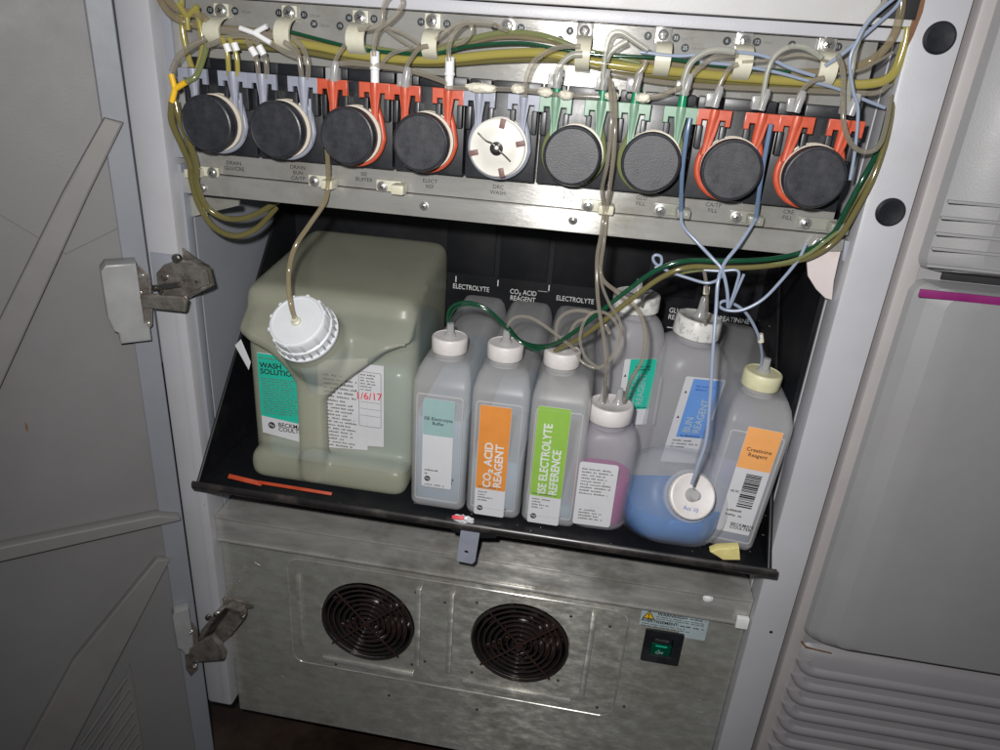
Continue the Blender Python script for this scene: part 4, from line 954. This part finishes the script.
def slab_bottle(x, label, capmat, liqmat, level, w=.0555, tilt=0.0, y0=-.013, name='reagent_bottle', capx=0.0, cap_r=.0182):
    """flat deep bottle: narrow front, cap near the front; local origin at bottom front centre"""
    q = Matrix.Rotation(tilt, 3, 'Y').to_quaternion()
    t = thing(name, label, 'bottle', (x, y0, ZT + .0005), rot=q, local=True, group='plastic reagent bottles standing in the tray')
    D = .244; r = .0075; H = .164
    def s(w_, y1, y2, z, rr): return (w_, y2 - y1, rr, 0, (y1 + y2) / 2, z)
    bm = bmesh.new()
    bm_loft(bm, [s(w - .010, .006, D - .006, 0, r), s(w - .003, .001, D - .001, .003, r), s(w, 0, D, .008, r), s(w, 0, D, H - .024, r), s(w - .001, .002, D, H - .018, r),
                 s(w - .006, .010, D - .002, H - .008, r), s(w - .014, .018, D - .006, H - .001, r), s(w - .022, .024, D - .010, H, r)])
    body = from_bm('bottle_body', bm, 'pe_grey', t, angle=75)
    bm = bmesh.new()  # raised rim round the label field
    fr = rrect(-w / 2 + .006, w / 2 - .006, .012, H - .030, .003); n = len(fr)
    bm_tube(bm, [Vector((a, -.0002, b)) for a, b in fr] + [Vector((fr[0][0], -.0002, fr[0][1]))], .0009, 6)
    from_bm('field_rim', bm, 'pe_grey', body)
    lathe('neck', [(.0150, -.004), (.0150, .004), (.0165, .0045), (.0165, .006)], (capx, .040, H), (0, 0, 1), 'pe_grey', t, 28)
    lathe('cap', cap_prof(cap_r, .0155), (capx, .040, H + .0035), (0, 0, 1), capmat, t, 56, 35, cap_wob)
    lathe('cap_nozzle', [(.0062, 0), (.0055, .003), (.0040, .004), (.0034, .014)], (capx, .040, H + .0180), (0, 0, 1), 'adapter', t, 18)
    if level:
        bm = bmesh.new(); bm_loft(bm, [s(w - .012, .006, D - .006, .004, r), s(w - .006, .003, D - .003, .008, r), s(w - .006, .003, D - .003, level, r)])
        from_bm('liquid', bm, liqmat, t, angle=60)
    return t
def lab_frame(t, x0, x1, z0, z1, y=-.0006): return basis(Vector((x0, y, z0)), *FRONT), x1 - x0, z1 - z0
def maker_mark(M, x, y, s, lb):
    logo(at(M, x, y, .0002), s, lb)
    text('maker_lettering', 'BECKMAN\nCOULTER', at(M, x + s * 1.7, y, .0002), s * 1.5, 'ink', lb, 'LEFT', .01, .8)

# 1 ISE electrolyte buffer
b1 = slab_bottle(.2705, 'leftmost slab bottle with a pale teal and white buffer label, beside the big jug', 'cap_white', 'liq_clear', .107, w=.0585, capx=-.001)
M, w, h = lab_frame(b1, -.0165, .0150, .028, .130)
lb = plate('label', [rrect(0, w, 0, h, .002)], M, .0003, 'paper', b1)
plate('label_band', [rrect(.0002, w - .0002, h * .60, h - .0002, .0015)], up(M, .0003), .0001, 'paper_pale', lb)
text('lettering', 'ISE Electrolyte\nBuffer', at(M, w / 2, h * .76, .0006), .0050, 'ink', lb, bold=.005)
fine_print('fine_print', up(M, .0004), .003, w * .6, h * .135, h * .22, 2, 'ink_soft', lb, .6)
maker_mark(M, .006, h * .095, .0032, lb)
fine_print('fine_print', up(M, .0004), .003, w * .8, h * .01, h * .045, 1, 'ink_soft', lb, .8, seed=9)
# 2 CO2 acid reagent
b2 = slab_bottle(.3300, 'slab bottle with an orange carbon dioxide acid reagent label', 'cap_white', 'liq_clear', .068, w=.0575, capx=-.0035)
M, w, h = lab_frame(b2, -.0190, .0125, .003, .131)
lb = plate('label', [rrect(0, w, 0, h, .002)], M, .0003, 'paper', b2)
plate('label_band', [rrect(.0002, w - .0002, h * .25, h - .0002, .0015)], up(M, .0003), .0001, 'paper_orange', lb)
text('lettering', 'CO\u2082 ACID\nREAGENT', at(M, w * .55, h * .475, .0006, 90), .0115, 'ink_white', lb, bold=.022, lines=.95)
fine_print('fine_print', up(M, .0005), .003, w * .85, h * .255, h * .285, 1, 'ink_soft', lb, 1)
fine_print('fine_print', up(M, .0005), .003, w * .8, h * .13, h * .235, 4, 'ink_soft', lb, .7, seed=2)
maker_mark(M, .006, h * .065, .0032, lb)
# 3 ISE electrolyte reference
b3 = slab_bottle(.3890, 'slab bottle with a bright green electrolyte reference label', 'cap_white', 'liq_clear', .026, capx=-.0055, w=.0575, name='reagent_bottle')
M, w, h = lab_frame(b3, -.0215, .0110, .003, .138)
lb = plate('label', [rrect(0, w, 0, h, .002)], M, .0003, 'paper', b3)
plate('label_band', [rrect(.0002, w - .0002, h * .245, h - .0002, .0015)], up(M, .0003), .0001, 'paper_green', lb)
text('lettering', 'ISE ELECTROLYTE\nREFERENCE', at(M, w * .55, h * .27, .0006, 90), .0118, 'ink_white', lb, 'LEFT', bold=.022, lines=.95, sx=.86)
fine_print('fine_print', up(M, .0005), .003, w * .85, h * .25, h * .28, 1, 'ink_soft', lb, 1)
fine_print('fine_print', up(M, .0005), .003, w * .8, h * .13, h * .23, 4, 'ink_soft', lb, .7, seed=3)
maker_mark(M, .006, h * .06, .0032, lb)
# 4 creatinine, right end
b4 = slab_bottle(.5670, 'slab bottle with yellowed cap and orange creatinine label at the right end of the tray', 'cap_yellowed', 'liq_pale', .100, w=.062, y0=-.006, tilt=.07, capx=-.002)
M, w, h = lab_frame(b4, -.0110, .0215, .022, .141)
lb = plate('label', [rrect(0, w, 0, h, .001)], M, .0003, 'paper', b4)
plate('label_band', [rrect(.0002, w - .0002, h * .625, h - .0002, .001)], up(M, .0003), .0001, 'paper_orange_pale', lb)
text('lettering', 'Creatinine\nReagent', at(M, w * .5, h * .78, .0006), .0056, 'ink', lb, bold=.006)
bm = bmesh.new(); rb = random.Random(5); yy = h * .26
while yy < h * .58:
    bh = rb.choice((.0005, .0009, .0014, .0018)); bm_box(bm, (w * .36, yy, 0), (w * .82, yy + bh, .0001), 0, up(M, .0004)); yy += bh + rb.choice((.0005, .0008, .0012))
from_bm('barcode', bm, 'ink', lb, smooth=False)
text('lettering', '48.90', at(M, w * .18, h * .40, .0005), .0038, 'ink', lb)
fine_print('fine_print', up(M, .0005), .004, w * .8, h * .15, h * .24, 2, 'ink_soft', lb, .8, seed=12)
text('maker_lettering', 'BECKMAN\nCOULTER', at(M, w * .36, h * .07, .0005), .0048, 'ink', lb, 'LEFT', .01, .8)

def round_bottle(label, x, y, w, d, H, capmat, rot, neck_r, cap_r, cap_h, level, liqmat, shellm='pe_round', z=ZT + .0005, corner=.022, name='round_shouldered_bottle', sh=.035, axis_rot=None):
    t = thing(name, label, 'bottle', (x, y, z), rot=(axis_rot or Matrix.Rotation(rot, 3, 'Z')).to_quaternion(), local=True, group='plastic reagent bottles standing in the tray')
    bm = bmesh.new(); S_ = [(w - .012, d - .012, corner, 0, 0, 0), (w - .003, d - .003, corner, 0, 0, .003), (w, d, corner, 0, 0, .009), (w, d, corner, 0, 0, H - sh)]
    for k in range(1, 8):
        a = k / 7 * math.pi / 2; f = math.cos(a)
        ww = neck_r * 2 + (w - neck_r * 2) * f; dd = neck_r * 2 + (d - neck_r * 2) * f
        S_.append((ww, dd, max(corner, min(ww, dd) / 2 * (1 - f * .45)), 0, 0, H - sh + sh * math.sin(a)))
    bm_loft(bm, S_, 7); from_bm('bottle_body', bm, shellm, t, angle=80)
    lathe('neck', [(neck_r, -.003), (neck_r, .004), (neck_r + .0015, .0045), (neck_r + .0015, .006)], (0, 0, H), (0, 0, 1), shellm, t, 28)
    lathe('cap', cap_prof(cap_r, cap_h), (0, 0, H + .004), (0, 0, 1), capmat, t, 64, 35, cap_wob)
    return t, H + .004 + cap_h
def side_frame(w0, y, z0): return basis(Vector((w0, y, z0)), *FRONT)
def liquid_block(t, w, d, c, z0, z1, mat):
    bm = bmesh.new(); bm_loft(bm, [(w - .012, d - .012, c, 0, 0, z0), (w - .005, d - .005, c, 0, 0, z0 + .006), (w - .005, d - .005, c, 0, 0, z1)], 7)
    from_bm('liquid', bm, mat, t, angle=60)
# glucose
g, top = round_bottle('tall bottle with a teal glucose reagent label and speckled cap, behind the purple bottle', .452, .110, .066, .070, .202, 'cap_spotted', .34, .019, .0245, .018, 0, None)
M = side_frame(-.0180, -.0358, .085); lb = plate('label', [rrect(0, .036, 0, .078, .002)], M, .0003, 'paper', g)
plate('label_band', [rrect(.0065, .0358, .019, .0778, .001)], up(M, .0003), .0001, 'paper_teal', lb)
text('lettering', 'GLUCOSE\nREAGENT', at(M, .0185, .024, .0006, 90), .0105, 'paper_pale', lb, 'LEFT', .012, .95, .82)
fine_print('fine_print', up(M, .0006), .013, .031, .064, .071, 2, 'ink', lb, .8, seed=21)
fine_print('fine_print', up(M, .0006), .009, .033, .0195, .0225, 1, 'ink', lb, 1, seed=22)
plate('label_mark', [[(0, 0), (.003, 0), (.0015, .003)], [(0.001, -.034), (.004, -.034), (.0025, -.031)]], at(M, .0015, .058, .0005), .0001, 'ink', lb)
M2 = basis(Vector((.0336, -.022, .075)), (0, 1, 0), (0, 0, 1)); lb2 = plate('side_label', [rrect(0, .030, 0, .060, .004)], M2, .0003, 'paper', g)
fine_print('fine_print', up(M2, .0005), .004, .026, .008, .052, 9, 'ink_soft', lb2, .9, seed=23)
bm = bmesh.new(); tp = [Vector((-.012, .004, top - .0002)), Vector((-.004, -.006, top - .0002)), Vector((.006, -.004, top - .0002)), Vector((.014, .002, top - .0002))]
bm_tube(bm, catmull(tp, 5), .0006, 6); from_bm('hair_strand', bm, 'ink', g)
lathe('cap_nozzle', [(.006, 0), (.0045, .004), (.0030, .014)], (.002, .004, top - .0007), (0, 0, 1), 'adapter', g, 16)
# BUN
R = Matrix.Rotation(.10, 3, 'Y') @ Matrix.Rotation(.30, 3, 'Z')
n_, top = round_bottle('tall bottle with a pale blue urea label and speckled cap, behind the blue liquid bottle', .500, .110, .082, .078, .182, 'cap_spotted', 0, .020, .0245, .021, 0, None, axis_rot=R, corner=.028)
MS = basis(Vector((-.0417, .022, .045)), (0, -1, 0), (0, 0, 1)); ls = plate('side_label', [rrect(0, .036, 0, .070, .006), rrect(.005, .031, .008, .058, .001)], MS, .0003, 'paper', n_)
fine_print('fine_print', up(MS, .0005), .007, .029, .010, .055, 7, 'ink_soft', ls, .9, seed=35)
M = side_frame(-.0165, -.0397, .050); lb = plate('label', [rrect(0, .045, 0, .104, .002)], M, .0003, 'paper', n_)
plate('label_band', [rrect(.009, .0425, .032, .102, .001)], up(M, .0003), .0001, 'paper_blue', lb)
text('lettering', 'BUN\nREAGENT', at(M, .0245, .038, .0006, 90), .0118, 'paper_metal', lb, 'LEFT', .012, .95, .8)
fine_print('fine_print', up(M, .0006), .014, .036, .088, .096, 2, 'ink_blue', lb, .8, seed=31)
fine_print('fine_print', up(M, .0006), .013, .036, .0325, .0360, 1, 'ink', lb, 1, seed=32)
fine_print('fine_print', up(M, .0006), .006, .040, .018, .030, 3, 'ink_soft', lb, .7, seed=33)
for zz in (.085, .055): plate('label_mark', [[(0, 0), (.003, 0), (.0015, .003)]], at(M, .003, zz, .0005), .0001, 'ink', lb)
lathe('cap_nozzle', [(.0065, 0), (.005, .004), (.0042, .008), (.0042, .020), (.003, .022)], (0, .002, top - .0007), (0, 0, 1), 'adapter', n_, 16)
# purple
p_, top = round_bottle('small round-shouldered bottle half full of purple pink liquid with a plain white label', .4375, .018, .0635, .056, .115, 'cap_white', .04, .0175, .0225, .017, 0, None, 'pe_small', sh=.022, corner=.020)
liquid_block(p_, .0625, .056, .020, .003, .056, 'liq_pink')
M = side_frame(-.0245, -.0288, .008); lb = plate('label', [rrect(0, .0385, 0, .074, .003)], M, .0003, 'paper', p_)
fine_print('fine_print', up(M, .0005), .003, .035, .036, .068, 9, 'ink_soft', lb, .85, seed=41)
fine_print('fine_print', up(M, .0005), .005, .030, .006, .020, 4, 'ink_soft', lb, .8, seed=42)
for sx in (-.008, .007): lathe('cap_nozzle', [(.0058, 0), (.0045, .003), (.0036, .004), (.0030, .016)], (sx, .002, top - .0007), (0, 0, 1), 'adapter', p_, 16)
# blue liquid bottle lying towards the viewer
ax = Vector((.20, -.84, .56)).normalized(); ux = Vector((1, 0, 0)); ux = (ux - ax * ux.dot(ax)).normalized(); uy = ax.cross(ux)
Rm = Matrix((ux, uy, ax)).transposed()
face = hit(688, 496, y=-.022)
bl, top = round_bottle('squat square bottle of blue liquid tipped forward with its white cap facing out', *(face - ax * .078)[:2], .100, .098, .078, 'cap_white', 0, .024, .0225, .010, 0, None, 'pe_blue', z=(face - ax * .078).z, corner=.036, sh=.026, axis_rot=Rm)
bm = bmesh.new(); bm_loft(bm, [(.085, .085, .028, 0, 0, .003), (.094, .092, .030, 0, 0, .010), (.094, .092, .030, 0, 0, .046), (.082, .080, .034, 0, 0, .060), (.056, .054, .026, 0, 0, .072)], 7)
bi = Rm.inverted()
pt = bi @ (Vector((0.5, 0, .408)) - Vector(bl.location)); nr = bi @ Vector((.0, 0, 1))
bmesh.ops.bisect_plane(bm, geom=bm.verts[:] + bm.edges[:] + bm.faces[:], plane_co=pt, plane_no=nr, clear_outer=True)
bmesh.ops.holes_fill(bm, edges=[e for e in bm.edges if e.is_boundary]); from_bm('liquid', bm, 'liq_blue', bl, angle=60)
lathe('cap_nozzle', [(.007, 0), (.006, .004), (.0045, .010)], (-.001, .001, top - .0007), (0, 0, 1), 'adapter', bl, 18)
text('handwriting', 'Act 10', Matrix.Translation((-.001, -.0125, top - .0002)) @ Matrix.Rotation(-.1, 4, 'Z'), .0055, 'ink_blue', bl)

# yellow scrap and orange clip in the tray, crumpled tissue on the lip
def prism_thing(name, label, cat, P, y, th, mat):
    pts = pxl(P, y); c = hit(*P[0], y=y)
    t = thing(name, label, cat, c); plate(name + '_body', [pts], basis(Vector((0, y, 0)), *FRONT), th, mat, t, .001); return t
prism_thing('foam_wedge', 'small yellow foam wedge lying in front of the creatinine bottle', 'wedge', [(709, 546), (716, 543), (738, 542), (739, 554), (722, 554)], -.016, .010, 'yellow_scrap')
t = thing('cable_tool', 'orange red plastic strip lying across the tray lip under the jug', 'strip', hit(229, 476, y=-.02))
bm = bmesh.new()
def seg(bm, a, b, wd, th):
    a = Vector(a); b = Vector(b); M = basis((a + b) / 2, b - a, (0, .6, .8)); L = (b - a).length
    bm_box(bm, (-L / 2, -wd / 2, -th / 2), (L / 2, wd / 2, th / 2), .0008, M)
seg(bm, hit(229, 476, y=-.022), hit(262, 484, y=-.024), .005, .004)
seg(bm, hit(258, 482, y=-.024), hit(332, 494, y=-.026), .0035, .003)
from_bm('strip_body', bm, 'orange_clip', t)
o = thing('tissue_scrap', 'crumpled white and red tissue scrap on the tray lip beside the buffer bottle', 'scrap', hit(462, 519, y=-.034))
bm = bmesh.new(); bmesh.ops.create_icosphere(bm, subdivisions=3, radius=1); rr = random.Random(8)
c = hit(463, 519, y=-.033)
for v in bm.verts: v.co = c + Vector((v.co.x * .0105, v.co.y * .004, v.co.z * .0042)) * (1 + rr.uniform(-.2, .2))
tb = from_bm('tissue_body', bm, 'paper', o, angle=20); seg_ = bmesh.new(); seg(seg_, hit(452, 517, y=-.038), hit(464, 518, y=-.038), .004, .002); from_bm('red_corner', seg_, 'ink_red', o)
# loose paper behind jug left and clear label right of jug
prism_thing('paper_corner', 'white paper corner sticking out behind the left side of the jug', 'paper', [(235, 345), (241, 339), (251, 362), (249, 370)], .03, .0006, 'paper')

# ------------------------------------------------------------------ big jug
jg = thing('wash_solution_jug', 'large yellowed wash solution jug with a moulded front handle and white screw cap', 'jug', (.146, .13, ZT), local=False)
X0, X1, XC = .056, .2365, .1335
bm = bmesh.new()
bm_box(bm, (X0 - .005, .018, ZT + .001), (X1, .245, .580), .021, seg=4)            # tank
bm_box(bm, (X0 + .002, -.008, ZT + .001), (X1 - .002, .06, .402), .018, seg=4)  # foot
bm_box(bm, (.1175, -.013, .372), (.1470, .010, .53), .009, seg=3)          # handle post
xs = [X0 + .001, .072, .090, .106, .1175, .125, .140, .147, .160, .185, .212, X1 - .001]
zl = [.534, .530, .522, .508, .492, .470, .470, .474, .488, .512, .536, .545]
R = []
for x, z in zip(xs, zl):
    e = min(abs(x - X0), abs(X1 - x)); ry = .010 if e < .003 else 0
    R.append([bm.verts.new((x, y, zz)) for y, zz in ((-.010 + ry, z), (-.012 + ry, min(z + .012, .540)), (-.006 + ry, .546), (.030, .572 - ry * .5), (.060, .578 - ry * .5), (.10, .574), (.10, z), (.03, z - .004 if z > .5 else z))])
for A, B in zip(R, R[1:]):
    for i in range(8): bm.faces.new((A[i], A[(i + 1) % 8], B[(i + 1) % 8], B[i]))
bm.faces.new(R[0]); bm.faces.new(R[-1])
CA = Vector((-.10, -.66, .74)).normalized(); capc = hit(302, 327, y=-.030)
bm_lathe(bm, [(.034, -.060), (.034, -.032), (.030, -.022), (.027, -.016), (.0265, -.004)], capc, CA, 40)
for v_ in bm.verts:
    if v_.co.y > .03: v_.co.x -= .085 * (v_.co.y - .03); v_.co.z += .05 * (v_.co.y - .03) * (v_.co.z > .5)
bmesh.ops.recalc_face_normals(bm, faces=bm.faces)
body = from_bm('jug_body', bm, 'pe_jug', jg, angle=180)
rm = body.modifiers.new('Remesh', 'REMESH'); rm.mode = 'VOXEL'; rm.voxel_size = .0024; rm.use_smooth_shade = True
sm = body.modifiers.new('Smooth', 'SMOOTH'); sm.iterations = 16; sm.factor = .6
bm = bmesh.new(); bm_box(bm, (X0 + .006, .0235, ZT + .006), (X1 - .006, .238, .506), .018, seg=3)
for v_ in bm.verts:
    if v_.co.y > .03: v_.co.x -= .085 * (v_.co.y - .03)
from_bm('liquid', bm, 'liq_jug', jg)
# cap with ribbed skirt
cp = lathe('cap', [(.0295, -.0105), (.0295, -.001), (.0280, .0), (.0280, .0105), (.0270, .0125), (.0250, .0132), (.0243, .0122), (.010, .0120), (0, .0120)], capc, CA, 'cap_jug', jg, 64, 35)
u, v, w_ = frame(CA)
bm = bmesh.new()
for k in range(110):
    a = k / 26 * 2 * math.pi; d = u * math.cos(a) + v * math.sin(a)
    bm_box(bm, (-.0008, -.0008, -.0095), (.0008, .0012, -.001), 0, basis(capc + d * .0275, w_.cross(d), d) @ Matrix.Rotation(0, 4, 'X') if False else Matrix.Translation(capc + d * .0298) @ Matrix((w_.cross(d), d, w_)).transposed().to_4x4())
for k in range(12):
    a = k / 12 * 2 * math.pi; d = u * math.cos(a) + v * math.sin(a)
    bm_box(bm, (-.0016, -.0014, .0), (.0016, .0008, .0128), .0004, Matrix.Translation(capc + d * .0278) @ Matrix((w_.cross(d), d, w_)).transposed().to_4x4())
from_bm('cap_ribs', bm, 'cap_jug', cp)
lathe('skirt_ring', [(.0280, -.0125), (.0320, -.0125), (.0320, -.0100), (.0280, -.0100)], capc, CA, 'cap_jug', cp, 56)
lathe('tube_port', [(.0048, 0), (.0045, .002), (.0030, .003), (.0030, .006)], capc + CA * .012 + u * 0 - v * .001, CA, 'nylon', cp, 16)
# jug labels on the recessed faces
YL = .0165
MJ = basis(Vector((0, YL, 0)), *FRONT)
def jl(name, P, mat, dz=0.0, par=None): return plate(name, [pxl(P, YL)], up(MJ, dz), .0004, mat, par or jg)
la = jl('front_label', [(257, 352), (300, 358), (300, 442), (263, 432)], 'paper')
plate('label_band', [pxl([(257.2, 352.5), (300, 358.5), (300, 424), (261.5, 415)], YL)], up(MJ, .0005), .0001, 'paper_teal', la)
q = hit(260, 366, y=YL); Mq = basis(Vector((q.x, YL - .0008, q.z)), (1, 0, 0.02), (0, 0, 1))
text('lettering', 'WASH\nSOLUTION', at(Mq, 0, -.002, .0), .0085, 'ink', la, 'LEFT', .02, .85)
fine_print('fine_print', basis(Vector((q.x, YL - .0008, q.z)), (1, 0, .02), (0, 0, 1)), 0, .038, .008, .012, 1, 'ink_soft', la, 1)
fine_print('fine_print', basis(Vector((q.x, YL - .0008, q.z)), (1, 0, .02), (0, 0, 1)), .0005, .040, -.056, -.012, 15, 'ink_soft', la, .92, seed=51)
q = hit(272, 425, y=YL); Mq = basis(Vector((q.x, YL - .0006, q.z)), *FRONT); logo(Mq, .0040, la)
text('maker_lettering', 'BECKMAN\nCOULTER', at(Mq, .0075, -.001, .0), .0070, 'ink', la, 'LEFT', .012, .8)
lc = jl('lot_label', [(330, 360), (384, 366), (384, 447), (330, 443)], 'paper')
lbk = jl('direction_label', [(318, 360), (368, 358), (368, 450), (318, 446)], 'paper', .0005)
q0 = hit(323, 446, y=YL); Mq = basis(Vector((q0.x, YL - .0012, q0.z)), *FRONT)
fine_print('fine_print', Mq, .004, .042, .002, .056, 13, 'ink_soft', lbk, .8, seed=61)
fine_print('fine_print', Mq, .004, .042, .056, .090, 7, 'ink_soft', lbk, .75, seed=62)
q1 = hit(360, 400, y=YL); Mq = basis(Vector((q1.x, YL - .0012, q1.z)), *FRONT)
plate('label_frame', [rrect(-.001, .0235, -.030, .034, .002), rrect(-.0006, .0231, -.0296, .0336, .0018)], Mq, .0001, 'ink_soft', lc)
fine_print('fine_print', Mq, .001, .021, .012, .032, 6, 'ink_soft', lc, .8, seed=63)
bm = bmesh.new()
for z in (-.001, -.009, -.017): bm_box(bm, (0, z, 0), (.0225, z + .0003, .0001), 0, Mq)
from_bm('label_rules', bm, 'ink_soft', lc, smooth=False)
text('handwriting', '1/6/17', at(up(Mq, .0003), .010, .006, 0, 3), .0115, 'ink_red', lc, bold=.006)

# ------------------------------------------------------------------ camera
cd = bpy.data.cameras.new('Camera'); cam = bpy.data.objects.new('Camera', cd); COL.objects.link(cam)
cd.sensor_width = 36; cd.lens = F / 1000 * 36; cd.clip_start = 0.01; cd.clip_end = 60
# camera axes in world: right, up, back
right = Vector((CX[0], CY[0], CZ[0])); down = Vector((CX[1], CY[1], CZ[1])); fwd = Vector((CX[2], CY[2], CZ[2]))
Rc = Matrix((right, -down, -fwd)).transposed().to_4x4(); Rc.translation = CAM
cam.matrix_world = Rc; S.camera = cam

# ------------------------------------------------------------------ light: the camera's flash plus dim room light
def area(name, loc, aim, size, power, col):
    l = bpy.data.lights.new(name, 'AREA'); l.shape = 'DISK'; l.size = size; l.energy = power; l.color = col
    o = bpy.data.objects.new(name, l); COL.objects.link(o); o.location = loc
    o.rotation_mode = 'QUATERNION'; o.rotation_quaternion = (Vector(aim) - Vector(loc)).to_track_quat('-Z', 'Y'); return o
fl_ = bpy.data.lights.new('flash', 'SPOT'); fl_.energy = 24; fl_.color = (1.0, .985, .97); fl_.spot_size = math.radians(138); fl_.spot_blend = 1.0; fl_.shadow_soft_size = .011
fo = bpy.data.objects.new('flash', fl_); COL.objects.link(fo); fo.location = CAM + right * -0.035 - down * 0.045
fo.rotation_mode = 'QUATERNION'; fo.rotation_quaternion = (Vector((0.38, 0.05, .60)) - fo.location).to_track_quat('-Z', 'Y')
area('room_lamp', (1.2, -1.6, 2.4), (.3, 0, .5), 0.8, 2.6, (.93, .97, 1.0))
W = bpy.data.worlds.new('World'); S.world = W; W.use_nodes = True
bg = W.node_tree.nodes['Background']; bg.inputs[0].default_value = (.80, .88, 1.0, 1); bg.inputs[1].default_value = 0.055
S.view_settings.view_transform = 'Standard'; S.view_settings.look = 'None'; S.view_settings.exposure = 0; S.view_settings.gamma = 1
S.render.engine = 'CYCLES'
try: S.cycles.transparent_max_bounces = 24
except Exception: pass
